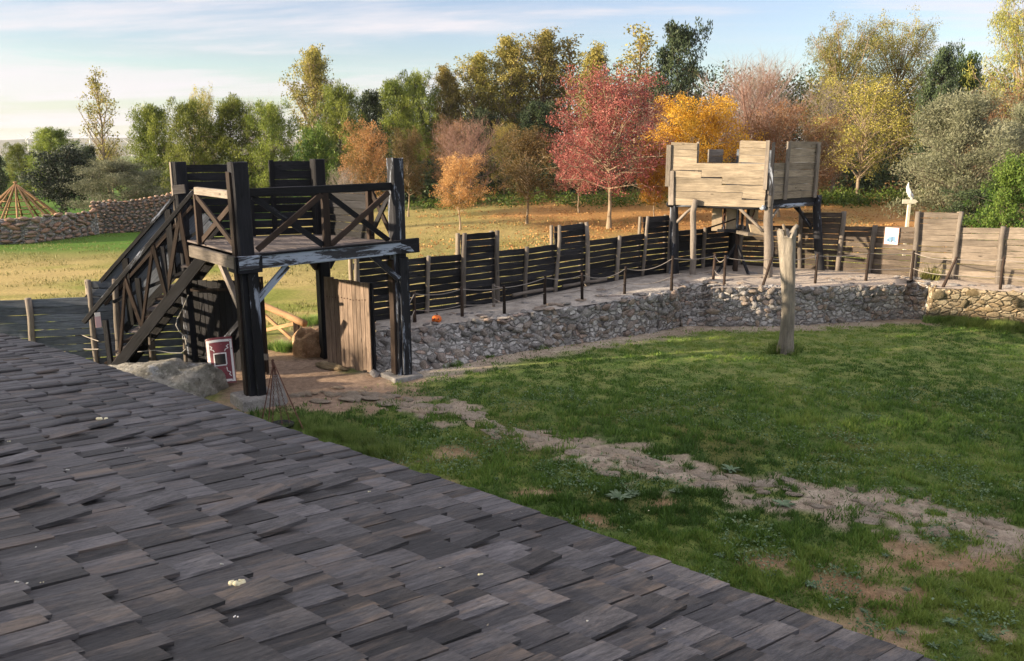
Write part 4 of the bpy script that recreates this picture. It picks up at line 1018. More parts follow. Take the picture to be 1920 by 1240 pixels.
for f_, rr in ((0.92, 1.28), (0.42, 0.8)):
    rope(rl, b.lerp(tp, f_), atY(185, 655 if f_ < .5 else 640, 16.2), 0.02); rope(rl, b.lerp(tp, f_), Vector((-12.6, 14.6, tp.z * f_)), 0.05)
mb = MB(); mb.tube([tp + Vector((-.03 + .06 * math.cos(a), .06 * math.sin(a), -.08 + .02 * math.sin(3 * a))) for a in np.linspace(0, 6.2, 10)], 0.016, 5, False); mb.build('knot', P_rope, rl)

# pumpkin lantern on the wall
pk = thing('pumpkin_lantern', 'small orange carved pumpkin lantern sitting on the wall beside the gate tower', 'pumpkin', at(819, 605, 0.74))
pc = at(819, 605, 0.76) + Z * 0.08; mb = MB(); n = 24; m_ = 10; vs = []
for j in range(m_ + 1):
    th_ = PI * j / m_
    for i in range(n):
        a = 2 * PI * i / n; r_ = 0.125 * math.sin(th_) * (1 - 0.10 * abs(math.cos(a * 4))); vs.append((r_ * math.cos(a), r_ * math.sin(a), 0.10 * math.cos(th_)))
mb.add(vs, [(j * n + i, (j + 1) * n + i, (j + 1) * n + (i + 1) % n, j * n + (i + 1) % n) for j in range(m_) for i in range(n)]); mb.build('shell', P_pump, pk, Matrix.Translation(pc), smooth=True)
mb = MB()
for sx in (-1, 1): mb.add([(sx * .05 - .022, -.118, .01), (sx * .05 + .022, -.118, .01), (sx * .05, -.112, .05), (sx * .05, -.10, .03)], [(0, 1, 2), (0, 2, 3), (1, 3, 2)])
mb.add([(-.06, -.116, -.02), (-.03, -.128, -.045), (0, -.130, -.03), (.03, -.128, -.045), (.06, -.116, -.02), (.03, -.124, -.062), (-.03, -.124, -.062)], [(0, 6, 1), (1, 6, 2), (2, 6, 5), (2, 5, 3), (3, 5, 4)])
mb.build('carved_face', P_black, pk, Matrix.Translation(pc)); log('stem', pc + Z * 0.09, pc + Z * 0.135, 0.018, 0.012, M_brown, pk, n=6, seg=2)

# ------------------------------------------------------------------ lone split trunk post on the lawn
lp = thing('trunk_post', 'tall split grey tree trunk standing alone on the lawn', 'post', at(1474, 660))
base = at(1474, 662); topc = atY(1480, 424, base.y)
mb = MB(); n = 22; K = 26; vs = []
for j in range(K + 1):
    t = j / K; c = base.lerp(topc, t) + Vector((0.03 * math.sin(t * 5), 0.02 * math.sin(t * 7 + 1), 0)); c.z = base.z - 0.05 + (topc.z - base.z) * t
    r_ = 0.165 - 0.02 * math.sin(t * PI) + 0.035 * t ** 4 + (0.05 * max(0, 0.12 - t) / 0.12)
    for i in range(n):
        a = 2 * PI * i / n; fl = 1 + 0.13 * math.sin(a * 5 + t * 1.5) + 0.09 * math.sin(a * 9 - t * 3) + 0.05 * (float(vnoise(i * 3.1, t * 7, 4)) - .5)
        if 3 <= i % 11 <= 3: fl *= 0.80
        zt = 0
        if j == K: zt = 0.10 * float(vnoise(i * .9, 3, 6)) - 0.10 + (0.08 if i in (0, 1, 2, 20, 21) else 0) - (0.16 if i in (14, 15, 16, 17) else 0)
        if j == K - 1: zt = -0.05 - (0.05 if i in (14, 15, 16, 17) else 0)
        vs.append((c.x + r_ * fl * math.cos(a), c.y + r_ * fl * math.sin(a), c.z + zt))
fs = [(j * n + i, j * n + (i + 1) % n, (j + 1) * n + (i + 1) % n, (j + 1) * n + i) for j in range(K) for i in range(n)]
cn = len(vs); vs.append((topc.x, topc.y, topc.z - 0.25)); fs += [(K * n + i, K * n + (i + 1) % n, cn) for i in range(n)]
M_trunk = wood('split_trunk_wood', (0.12, 0.11, 0.095), (0.38, 0.34, 0.28), (0.50, 0.38, 0.24), 0.6, 0.7, var=0.05, knots=False)
mb.add([(z_, x_, y_) for (x_, y_, z_) in vs], fs)
mb.build('trunk', M_trunk, lp, Matrix(((0, 1, 0, 0), (0, 0, 1, 0), (1, 0, 0, 0), (0, 0, 0, 1))), smooth=True)
log('stub', topc + Vector((0.07, -.05, -0.16)), topc + Vector((0.17, -.05, 0.02)), 0.06, 0.045, M_trunk, lp, n=8, seg=2)
log('stub', topc + Vector((-.12, -.05, -0.22)), topc + Vector((-.15, -.02, 0.04)), 0.055, 0.03, M_pale, lp, n=8, seg=2)

# ------------------------------------------------------------------ corner tower
ct = thing('corner_tower', 'pale weathered plank watchtower on rough posts at the fence corner', 'watchtower', at(1400, 518, 1.05))
q1, q2, q3 = at(1264, 514, 1.0), at(1441, 523, 1.05), at(1541, 508, 1.05); q4 = q1 + (q3 - q2)
DT = 3.18
def zat(px, py, Y): return atY(px, py, Y).z
zt1 = zat(1262, 272, q1.y); zt2 = zat(1441, 264, q2.y); zt3 = zat(1532, 269, q3.y)
log('post', q1 - Z * .3, Vector((atY(1264, 380, q1.y).x, q1.y, DT + 0.35)), 0.16, 0.13, M_char2, ct, n=10, seg=7, wob=0.02)
log('post', q2 - Z * .3, Vector((atY(1442, 330, q2.y).x, q2.y, DT + 0.85)), 0.155, 0.115, M_post, ct, n=10, seg=8, wob=0.025)
log('post', q3 - Z * .3, Vector((atY(1533, 380, q3.y).x, q3.y, DT + 0.2)), 0.15, 0.12, M_char2, ct, n=10, seg=7, wob=0.02)
log('post', q4 - Z * .3, Vector((q4.x, q4.y, DT + 0.2)), 0.15, 0.12, M_char, ct, n=10, seg=7, wob=0.02)
m1 = at(1300, 518, 1.03); log('prop_post', m1 - Z * .2, Vector((m1.x - .03, m1.y + .05, DT + 0.12)), 0.10, 0.085, M_post, ct, n=9, seg=7, wob=0.02)
def wallrun(a, b, segs, rows, z0, h, mat, nrm, pf=None):
    """segs: list of (t0,t1,extra rows) over base rows"""
    d = (b - a)
    for i in range(rows):
        # long boards, some cut in two
        cuts = [0, 1] if rnd.random() < 0.6 else [0, rnd.uniform(0.3, 0.85), 1]
        for c0, c1 in zip(cuts[:-1], cuts[1:]):
            p = a + d * c0 + nrm * rnd.uniform(-.006, .006) + Z * (z0 + h * (i + .5)); q = a + d * c1 + nrm * rnd.uniform(-.006, .006) + Z * (z0 + h * (i + .5))
            p.z -= a.z; q.z -= b.z
            beam('plank', p, q - (q - p).normalized() * 0.006, 0.04, h - rnd.uniform(0.004, 0.018), mat, ct, seg=3, jit=0.005)
    for (t0, t1, ex) in segs:
        for i in range(ex):
            z = z0 + h * (rows + i + .5)
            p = a + d * t0 + Z * z; q = a + d * t1 + Z * z; p.z -= a.z; q.z -= b.z
            beam('plank', p, q, 0.04, h - rnd.uniform(0.004, 0.014), mat, ct, seg=2, jit=0.004)
e1, e2, e3 = atY(1262, 330, q1.y), atY(1438, 330, q2.y), atY(1528, 330, q3.y)
e1.z = q1.z; e2.z = q2.z; e3.z = q3.z; Q1, Q2, Q3 = q1, q2, q3
legs = (q1, q2, q3, q4)
q1, q2, q3 = e1, e2, e3; q4 = q1 + (q3 - q2)
u1 = (q2 - q1); u1.z = 0; u1 = u1.normalized(); v1 = (q3 - q2); v1.z = 0; v1 = v1.normalized()
nf = Vector((u1.y, -u1.x, 0)); nr = Vector((v1.y, -v1.x, 0))
hz = 0.205; zb = 3.12
A, B_, Cc, D_ = q1 - u1 * 0.06 + nf * 0.10, q2 + u1 * 0.02 + nf * 0.12, q3 + v1 * 0.06 + nr * 0.02, q4
wallrun(A, B_, ((0, 0.28, 3), (0.72, 1.0, 3)), 6, zb, hz, M_pale, nf)
wallrun(q2 + nr * 0.10 + v1 * 0.06, Cc + nr * 0.05, ((0.28, 1.0, 3),), 5, zb + 0.22, hz, M_pale, nr)
wallrun(q1 - u1 * 0.1 + v1 * 0.1, q4 - u1 * 0.1, ((0, 0.4, 2), (0.7, 1, 2)), 6, zb, hz, M_grey, -u1)
wallrun(q4 + v1 * 0.12, q3 + v1 * 0.12, ((0.1, 0.5, 2), (0.75, 1.0, 2)), 6, zb, hz, M_blue, v1)  # rear wall: blue-grey planks paint in the bluish shade of the interior
# upright battens / corner boards
beam('corner_board', A - u1 * .05 + nf * .03 + Z * (zb + .55 - A.z), A - u1 * .05 + nf * .03 + Z * (zt1 - A.z), 0.11, 0.14, M_grey, ct, up=u1, seg=3)
beam('corner_board', A + u1 * .08 + nf * .05 + Z * (zb - .0 - A.z), A + u1 * .05 + nf * .05 + Z * (zb + 1.0 - A.z), 0.06, 0.16, M_post, ct, up=u1, seg=3)
beam('corner_board', B_ + nf * .03 - u1 * .02 + Z * (zb + .5 - B_.z), B_ + nf * .03 - u1 * .02 + Z * (zt2 - B_.z), 0.10, 0.10, M_grey, ct, up=u1, seg=3)
beam('corner_board', B_ + u1 * .13 + Z * (zb + .35 - B_.z), B_ + u1 * .13 + Z * (zt2 - .05 - B_.z), 0.07, 0.09, M_char2, ct, up=u1, seg=3)
for tt in (0.30, 0.93):
    p = (q2 + nr * .10).lerp(q3 + nr * .10, tt) + nr * 0.05
    beam('batten', Vector((p.x, p.y, zb + .2)), Vector((p.x, p.y, zt3 + (0.0 if tt > .5 else .02))), 0.04, 0.15, M_grey, ct, up=v1, seg=2)
for tt in (0.28, 0.72):
    p = A.lerp(B_, tt) - nf * .05; beam('batten', Vector((p.x, p.y, zb)), Vector((p.x, p.y, zb + hz * 9)), 0.05, 0.07, M_grey, ct, up=u1)
# deck
for a, b, mm in ((q1, q2, M_char2), (q2, q3, M_flake), (q4, q3, M_char), (q1, q4, M_char)):
    p = Vector((a.x, a.y, DT - 0.06)); q = Vector((b.x, b.y, DT - 0.06)); dd = (q - p).normalized()
    log('deck_bearer', p - dd * .15, q + dd * .15, 0.075, 0.07, mm, ct, n=8, seg=4)
beam('deck_edge', Vector((q2.x, q2.y, DT + 0.1)) + nr * .02, Vector((q3.x, q3.y, DT + 0.1)) + nr * .02, 0.1, 0.17, M_char, ct)
for i in range(12):
    a = (i + .5) / 12; p = q1.lerp(q2, a); q = q4.lerp(q3, a); beam('deck_board', Vector((p.x, p.y, DT + .03)), Vector((q.x, q.y, DT + .03)), 0.235, 0.03, M_grey, ct)
# knee braces
def br(p, dirv, z0, z1, l, mat=M_post, r_=0.05): log('brace', Vector((p.x, p.y, z0)), Vector((p.x, p.y, z1)) + dirv * l, r_, r_ * .85, mat, ct, n=7, seg=3)
br(q1, u1, DT - .75, DT - .1, 0.68); br(q2, -u1, DT - .75, DT - .1, 0.72); br(q2, v1, DT - .75, DT - .1, 0.7); br(q3, -v1, DT - .8, DT - .1, 0.8, M_char2)
br(q4, u1, DT - .75, DT - .1, 0.6, M_char); br(q3, -u1, DT - .7, DT - .1, 0.6, M_char)

# ------------------------------------------------------------------ ballista under the tower
bc = (q1 + q2 + q3 + q4) / 4; bc = Vector((6.75, 23.9, 1.05))
bc = at(1378, 512, 1.05)
bl = thing('ballista', 'wooden torsion ballista on a tripod stand beneath the corner tower', 'ballista', bc)
hd = Vector((bc.x, bc.y, 2.28))
log('stand_column', bc, hd, 0.07, 0.06, M_brown, bl, n=8)
for dx, dy in ((-0.62, -0.25), (0.28, -0.5), (0.1, 0.6)): beam('stand_leg', Vector((bc.x + dx, bc.y + dy, 1.05)), Vector((bc.x, bc.y, 1.95)), 0.06, 0.07, M_char2, bl)
Xb = Vector((1, -0.1, 0)).normalized(); Yb = Vector((0.1, 1, 0)).normalized()
for (dx, w_) in ((-0.62, 0.30), (-0.20, 0.30), (0.42, 0.34)):
    p = hd + Xb * dx; beam('side_plate', p + Z * 0.05 + Yb * .06, p + Z * 0.78 + Yb * .06, 0.04, w_, P_leather, bl, up=Xb)
beam('frame_beam', hd - Xb * 0.75 + Z * 0.80, hd + Xb * 0.68 + Z * 0.82, 0.14, 0.09, M_char2, bl)
beam('frame_beam', hd - Xb * 0.6 + Z * 0.06, hd + Xb * 0.55 + Z * 0.06, 0.14, 0.09, M_char2, bl)
for dx in (-0.42, -0.02, 0.12, 0.28): beam('frame_upright', hd + Xb * dx + Z * 0.06 - Yb * .03, hd + Xb * dx + Z * 0.80 - Yb * .03, 0.06, 0.07, M_char2, bl, up=Xb)
for dx, s in ((-0.42, -1), (0.42, 1)):
    mb = MB(); mb.tube([hd + Xb * (dx + .03 * math.sin(k * 1.1)) + Z * (0.1 + k * .08) - Yb * (0.07 + .03 * math.cos(k)) for k in range(9)], 0.022, 6); mb.build('torsion_spring', P_rust, bl)
beam('arm', hd + Z * 0.42 - Xb * 0.1 - Yb * .1, hd + Z * 0.16 - Xb * 0.95 - Yb * .35, 0.035, 0.04, M_brown, bl)
beam('arm', hd + Z * 0.42 + Xb * 0.3 - Yb * .1, hd + Z * 0.36 + Xb * 1.0 - Yb * .35, 0.035, 0.04, M_brown, bl)
beam('slider', hd + Z * 0.02 + Yb * 0.5 - Xb * .1, hd + Z * 0.05 - Yb * 1.0 + Xb * .2, 0.14, 0.10, M_grey, bl)
mb = MB(); mb.add([(0, 0, 0.30), (0.75, 0, -0.06), (0.1, 0, -0.02), (0, .09, 0.30), (0.75, .09, -0.06), (0.1, .09, -0.02), (.62, 0, .2), (.62, .09, .2)], [(0, 2, 1, 6), (3, 7, 4, 5), (0, 6, 7, 3), (1, 2, 5, 4), (0, 3, 5, 2), (6, 1, 4, 7)])
mb.build('stock_cheek', P_leather, bl, Matrix.Translation(hd + Xb * 0.30 - Yb * .2 - Z * .02)); 
beam('winch', hd + Xb * 0.98 + Z * 0.0 - Yb * .2, hd + Xb * 1.2 + Z * 0.02 - Yb * .2, 0.12, 0.13, M_char, bl)
for dx in (-.15, .05): beam('hood_strut', hd + Xb * dx + Z * .84, hd + Xb * (dx + (-.14 if dx < 0 else .14)) + Z * 1.02, .04, .05, M_char2, bl)

# painted signpost with a white bird beyond the fence
sp_ = thing('signpost', 'cream signpost with arrow board and white bird figure beyond the right fence', 'signpost', (17.25, 35, 0.5))
Y_ = 35.; bx = atY(1703, 400, Y_).x
beam('pole', Vector((bx, Y_, 0)), Vector((bx, Y_, zat(1703, 378, Y_))), 0.11, 0.11, P_yellow, sp_, up=(1, 0, 0))
zc = zat(1703, 378, Y_); mb = MB(); mb.add([(-.33, -.08, -.09), (.2, -.08, -.09), (.33, -.08, 0), (.2, -.08, .09), (-.33, -.08, .09), (-.33, -.04, -.09), (.2, -.04, -.09), (.33, -.04, 0), (.2, -.04, .09), (-.33, -.04, .09)],
    [(0, 1, 2, 3, 4), (9, 8, 7, 6, 5), (0, 5, 6, 1), (1, 6, 7, 2), (2, 7, 8, 3), (3, 8, 9, 4), (4, 9, 5, 0)]); mb.build('arrow_board', P_yellow, sp_, Matrix.Translation((bx, Y_, zc)))
mb = MB(); mb.tube([(bx - .14 + .02, Y_, zc + .82), (bx - .14, Y_, zc + .62), (bx - .08, Y_, zc + .42), (bx + .03, Y_, zc + .26), (bx + .1, Y_, zc + .14), (bx + .04, Y_, zc + .08)], [.01, .06, .10, .11, .09, .03], 8, jit=.1); mb.build('bird_figure', P_white, sp_, smooth=True)
mb = MB(); mb.add([(bx - .1, Y_ - .02, zc + .6), (bx + .02, Y_ + .15, zc + .35), (bx + .1, Y_, zc + .3), (bx - .02, Y_ - .12, zc + .36)], [(0, 1, 2), (0, 2, 3)]); mb.build('wing', P_white, sp_)

# ------------------------------------------------------------------ shingled building we look across
def roof():
    az_g, az_c, slope = R(56), R(-53), R(8.4)
    g = Vector((math.sin(az_g) * math.cos(slope), math.cos(az_g) * math.cos(slope), -math.sin(slope)))
    c = Vector((math.sin(az_c), math.cos(az_c), 0)); nrm = g.cross(c).normalized(); nrm = nrm if nrm.z > 0 else -nrm
    O = Vector((0, 0, H - 1.5))
    def hit(px, py):
        d = Vector(ray(px, py)); t = (O - Vector((0, 0, H))).dot(nrm) / d.dot(nrm); P = Vector((0, 0, H)) + d * t - O
        # solve P = a g + b c
        gg, gc, cc = g.dot(g), g.dot(c), 1.0; pg, pc_ = P.dot(g), P.dot(c); D = gg * cc - gc * gc
        return (pg * cc - pc_ * gc) / D, (pc_ * gg - pg * gc) / D
    edge = [(0, 632), (100, 660), (200, 695), (300, 730), (430, 775), (600, 838), (800, 902), (920, 942), (1100, 1010), (1300, 1090), (1500, 1165), (1700, 1242)]
    E_ = sorted([(hit(*e)[1], hit(*e)[0]) for e in edge]); bs = [e[0] for e in E_]; as_ = [e[1] for e in E_]
    print('ROOF eave b', [round(x, 2) for x in bs], 'a', [round(x, 2) for x in as_])
    sl = (as_[-1] - as_[-3]) / (bs[-1] - bs[-3]); sr = (as_[2] - as_[0]) / (bs[2] - bs[0])
    def ae(b):
        if b > bs[-1]: return as_[-1] + sl * (b - bs[-1])
        if b < bs[0]: return as_[0] + sr * (b - bs[0])
        return float(np.interp(b, bs, as_))
    house = thing('shingled_house', 'dark building whose weathered wooden shingle roof fills the foreground', 'building', (0, 0, 0))
    W_ = 0.118; EXP = 0.255; bmin, bmax = -4.2, bs[-1] + 3.0; rows = 30
    pos = lambda a, b, z=0: O + g * a + c * b + nrm * z
    items = []
    for k in range(rows):
        b = bmin + rnd.uniform(0, W_)
        while b < bmax:
            w_ = W_ * rnd.choice((0.75, 0.9, 1.0, 1.0, 1.15, 1.4)); a1 = ae(b + w_ / 2) - k * EXP + rnd.uniform(-0.035, 0.035) * (k > 0)
            items.append((a1, b, w_, k)); b += w_
    GX = g; nc = nrm
    LIFT = [hit(px, py) for px, py in ((15, 945), (135, 945), (265, 950), (375, 955), (480, 960), (100, 805), (190, 812), (290, 825), (75, 1092), (20, 838), (560, 935), (150, 820), (1060, 1070), (530, 1000))]
    def shingle(a1, b, w_, k, gap=0.006):
        Lg = EXP * 1.7; lift = rnd.uniform(0.0, 0.008); th = rnd.uniform(0.011, 0.022)
        r_ = rnd.random()
        if r_ < 0.06 and k > 1: lift += rnd.uniform(0.01, 0.035)
        if any(abs(a1 - la) < EXP * .5 and abs(b + w_ / 2 - lb) < w_ * .5 for la, lb in LIFT): lift += 0.04
        rot = rnd.uniform(-0.03, 0.03); jb = rnd.uniform(-0.002, .002)
        vs = []
        for (da, zz_) in ((-Lg, -0.020), (-Lg * 0.45, 0.006 + lift * .45), (0, 0.030 + lift)):
            a = a1 + da
            for (bb, top) in ((gap / 2, 0), (w_ - gap / 2, 0), (w_ - gap / 2, 1), (gap / 2, 1)):
                P = pos(a, b + bb + da * rot + jb, zz_ + (th if top else 0) + (rnd.uniform(-.0015, .0015)))
                vs.append(P)
        fs = []
        for s in range(2):
            o_ = s * 4; fs += [(o_ + i, o_ + (i + 1) % 4, o_ + 4 + (i + 1) % 4, o_ + 4 + i) for i in range(4)]
        fs += [(3, 2, 1, 0), (8, 9, 10, 11)]; return vs, fs
    # how large each shows in the picture
    def vis(it):
        P = pos(it[0] - 0.14, it[1] + it[2] / 2); d = P.y * CP - (P.z - H) * SP
        if d < 0.5: return -1
        px, py = proj(*P)
        if not (-60 < px < 1980 and 500 < py < 1300): return -1
        return it[2] / d ** 2
    items.sort(key=vis, reverse=True)
    base = MB()
    bl_ = [bmin, -1, 2, 4, 6, 8, 10, bmax]; bl_ = [x for x in bl_ if x <= bmax]
    top_ = [pos(ae(b) - 0.03, b, -0.025) for b in bl_]; far_ = [pos(ae(b) - rows * EXP, b, -0.025) for b in bl_]
    n = len(bl_); vs = top_ + far_ + [p - Z * 0.1 for p in top_] + [p - Z * 0.1 for p in far_]
    fs = []
    for i in range(n - 1): fs += [(i, i + 1, n + i + 1, n + i), (2 * n + i, 3 * n + i, 3 * n + i + 1, 2 * n + i + 1), (i, 2 * n + i, 2 * n + i + 1, i + 1), (n + i, n + i + 1, 3 * n + i + 1, 3 * n + i)]
    fs += [(0, n, 3 * n, 2 * n), (n - 1, 3 * n - 1, 4 * n - 1, 2 * n - 1)]
    base.add(vs, fs); rf = base.build('roof', M_char, house)
    Mg = Matrix((g, nrm.cross(g).normalized(), nrm)).transposed().to_4x4(); Mg.translation = O; Mi = Mg.inverted()
    sv, sf, tone = [], [], []
    cnt = 0
    for it in items:
        if vis(it) > 0 and cnt < 298:
            vs, fs = shingle(*it); cv = vs[4]; Mo = Matrix.Translation(cv) @ Mg.to_3x3().to_4x4(); Moi = Mo.inverted()
            me = bpy.data.meshes.new('shingle'); me.from_pydata([tuple(Moi @ v) for v in vs], [], fs); me.materials.append(M_shingle)
            at_ = me.attributes.new('tone', 'FLOAT', 'POINT'); tv = rnd.random() ** 1.1; at_.data.foreach_set('value', [tv] * len(vs)); me.update()
            mobj('shingle', me, rf, Mo); cnt += 1
        else:
            vs, fs = shingle(*it); o_ = len(sv); sv += [tuple(Mi @ v) for v in vs]; sf += [tuple(i + o_ for i in f) for f in fs]; tone += [rnd.random()] * len(vs)
    so_ = mobj('small_shingles', mesh_np('small_shingles', sv, sf, M_shingle, False, {'tone': ('FLOAT', tone)}), rf, Mg); tag(so_, kind='stuff')
    # windblown bits caught on the roof
    dv, df, dt = [], [], []
    for i in range(420):
        b = rnd.uniform(bmin, bmax); a = ae(b) - rnd.uniform(.05, 6); P = pos(a, b, .058); s_ = rnd.uniform(.003, .011); an = rnd.uniform(0, 6.28); e1_ = (g * math.cos(an) + c * math.sin(an)) * s_; e2_ = nrm.cross(e1_) * rnd.uniform(.2, .7)
        o_ = len(dv); dv += [tuple(P - e1_), tuple(P - e2_), tuple(P + e1_ + nrm * s_ * .5), tuple(P + e2_)]; df.append((o_, o_ + 1, o_ + 2, o_ + 3)); dt += [rnd.random()] * 4
    tag(mobj('roof_debris', mesh_np('roof_debris', dv, df, leafmat('roof_debris_bits', [(0.02, 0.018, 0.015), (0.10, 0.08, 0.05), (0.35, 0.33, 0.27)], .05, .8, 0), False, {'tone': ('FLOAT', dt)})), 'tiny dry leaf bits and crumbs scattered over the shingle roof', 'debris', kind='stuff')
    # timber wall under the eave
    for i in range(34):
        b = bmin + 0.4 + i * 0.42
        if b > bmax: break
        a = ae(b) - 0.45; P = pos(a, b, -0.13); Q = pos(ae(b + .4) - 0.45, b + 0.4, -0.13)
        mb = MB(); dd = (Q - P).normalized(); off = Vector((dd.y, -dd.x, 0)) * 0.05
        vs = [P, Q, Vector((Q.x, Q.y, -.2)), Vector((P.x, P.y, -.2))]; vs += [v + off for v in vs]
        mb.add(vs, [(0, 1, 2, 3), (7, 6, 5, 4), (0, 4, 5, 1), (1, 5, 6, 2), (2, 6, 7, 3), (3, 7, 4, 0)]); mb.build('wall_board', M_char, house)
    # scraps lying on the shingles
    def scrap(px, py, name, label, cat, mat, size, lumps, group=None):
        a, b = hit(px, py); P = pos(a, b, 0.056); mb = MB()
        for i in range(lumps):
            q = P + g * rnd.uniform(-size, size) + c * rnd.uniform(-size, size) * .6 + nrm * rnd.uniform(0, size * .3); r_ = size * rnd.uniform(.3, .6)
            nn = 7; vs = [q + Vector((math.sin(u) * math.cos(v), math.sin(u) * math.sin(v), math.cos(u) * .8)) * r_ * rnd.uniform(.8, 1.1) for u in (0.01, .8, 1.57, 2.3, 3.13) for v in [2 * PI * k / nn for k in range(nn)]]
            mb.add(vs, [(j * nn + k, (j + 1) * nn + k, (j + 1) * nn + (k + 1) % nn, j * nn + (k + 1) % nn) for j in range(4) for k in range(nn)])
        tag(mb.build(name, mat, None, smooth=True), label, cat, group)
    scrap(446, 1120, 'foam_lump', 'largest knobbly lump of cream foam on the shingle roof', 'foam', P_foam, 0.028, 8)
    scrap(902, 1101, 'foam_lump', 'small cream foam lump right of the centre of the shingle roof', 'foam', P_foam, 0.011, 4)
    scrap(443, 1183, 'foam_lump', 'tiny white crumb just below the largest foam lump', 'foam', P_white, 0.010, 3)
    scrap(192, 802, 'foam_lump', 'cream smear of foam on the raised shingles at the upper left of the roof', 'foam', P_foam, 0.03, 3)
    for px, py in ((78, 1118), (52, 1120), (28, 1118), (238, 857), (120, 822), (128, 900), (15, 845), (410, 1082), (65, 1050), (1100, 1190), (690, 940), (1215, 975)):
        scrap(px, py, 'crumb', 'tiny pale crumb lying on the shingle roof', 'crumb', P_drop if px % 3 else P_foam, rnd.uniform(0.006, 0.012), 2, 'pale crumbs scattered on the roof')
roof()

# ------------------------------------------------------------------ dry stone wall, hut frame and turbines at the far left
def dry_wall(label, foot, hgts, rows, w, th=0.5, meshes=ST_dry):
    t = thing('dry_stone_wall', label, 'stone wall', foot[0])
    top = [p + Z * h for p, h in zip(foot, hgts)]
    back = [p + Vector((0, th, 0)) for p in top]; bf = [p + Vector((0, th, 0)) for p in foot]
    face_mesh(t, [[p + Vector((0, .12, -.2)) for p in foot], [p + Vector((0, .12, -.12)) for p in top], [p - Vector((0, .1, .12)) for p in back], [p + Vector((0, 0, -.2)) for p in bf]], S_mortar, 'core', 0.1, nseg=40)
    L = plen(foot); cells = []
    for r in range(rows):
        s = rnd.uniform(-.02, 0)
        while s < 1:
            ww = rnd.uniform(*w); sc = s + ww / 2 / L
            if sc > 1: break
            p0, tn = lerp_path(foot, sc); p1, _ = lerp_path(top, sc); h = (p1 - p0).length / rows
            cells.append((p0.lerp(p1, (r + .5 + rnd.uniform(-.3, .3)) / rows), tn, ww, h * rnd.uniform(.8, 1.35))); s += ww * 0.95 / L
    cells.sort(key=lambda q: -q[2] * q[3])
    for i, (c, tn, ww, h) in enumerate(cells[:290]):
        o = mobj('stone', rnd.choice(meshes), t)
        place(o, t, Matrix.Translation(c) @ Matrix.Rotation(math.atan2(tn.y, tn.x), 4, 'Z') @ Matrix.Rotation(rnd.uniform(-.3, .3), 4, 'Y') @ Matrix.Diagonal((ww * .52, .2, h * rnd.uniform(.5, .62), 1)))
    rest = cells[290:]
    if rest:
        me = meshes[0]; bv = np.array([v.co[:] for v in me.vertices]); bf_ = np.array([p.vertices[:] for p in me.polygons]); vs = []; fs = []
        for i, (c, tn, ww, h) in enumerate(rest):
            k = np.array([ww * .52, .2, h * .57]); a = math.atan2(tn.y, tn.x) ; q = bv * k; fs.append(bf_ + i * len(bv))
            q = np.stack([q[:, 0] * math.cos(a) - q[:, 1] * math.sin(a), q[:, 0] * math.sin(a) + q[:, 1] * math.cos(a), q[:, 2]], 1); vs.append(q + np.array(c[:]))
        o = mobj('small_stones', mesh_np('small_stones', np.concatenate(vs), np.concatenate(fs), meshes[0].materials[0], True), t); tag(o, kind='stuff')
def yb(px, Y): return Vector((atY(px, 430, Y).x, Y, 0))
dry_wall('low dry stone wall of big grey boulders at the left edge in front of the hut frame', [yb(-90, 41), yb(60, 42.5), yb(178, 47)], [1.35, 1.42, 1.5], 6, (0.35, 0.95))
dry_wall('taller reddish dry stone wall ending behind the staircase', [yb(174, 47.5), yb(240, 48.5), yb(330, 50)], [1.95, 1.95, 2.35], 11, (0.22, 0.42))
hf = thing('hut_frame', 'conical hut frame of bare brown poles behind the dry stone wall', 'hut frame', yb(38, 55))
hc = yb(40, 55); hap = Vector((hc.x, hc.y, atY(40, 345, 55).z)); Rr = 2.9
ring = lambda a, f: Vector((hc.x + Rr * f * math.cos(a), hc.y + Rr * f * math.sin(a), (1 - f) * hap.z))
for i in range(16):
    a = 2 * PI * i / 16 + .1; log('pole', ring(a, 1.08), hap + Vector((-.12 * math.cos(a), -.12 * math.sin(a), .12)), 0.075, 0.05, M_log, hf, n=6, seg=3, wob=.02)
for f_ in (0.42, 0.62, 0.82):
    for i in range(16): log('ring_pole', ring(2 * PI * i / 16 + .1, f_), ring(2 * PI * (i + 1) / 16 + .1, f_), 0.04, 0.04, M_log, hf, n=5, seg=1, wob=0)
for i, (px, py, Y_) in enumerate(((55, 262, 1900), (172, 250, 1500), (248, 272, 2200))):
    bpos = Vector((atY(px, 290, Y_).x, Y_, 0)); hb = atY(px, py, Y_).z
    t = thing('wind_turbine', ('pale wind turbine on the horizon, leftmost and faintest', 'pale wind turbine on the horizon, tallest of three, left of the yellow poplar', 'small pale wind turbine on the horizon between the yellow poplar and the pines')[i], 'wind turbine', bpos, 'wind turbines on the horizon')
    log('tower', bpos, Vector((bpos.x, Y_, hb)), 2.0, 1.2, P_white, t, n=8, jit=0, wob=0)
    mb = MB(); mb.box((bpos.x, Y_ - 1, hb + 1), (3, 7, 3)); mb.build('nacelle', P_white, t)
    for k in range(3):
        a = 0.5 + i + k * 2 * PI / 3; log('blade', Vector((bpos.x, Y_ - 5, hb + 1)), Vector((bpos.x + 22 * math.cos(a), Y_ - 5, hb + 1 + 22 * math.sin(a))), 1.3, 0.4, P_white, t, n=5, jit=0, wob=0)

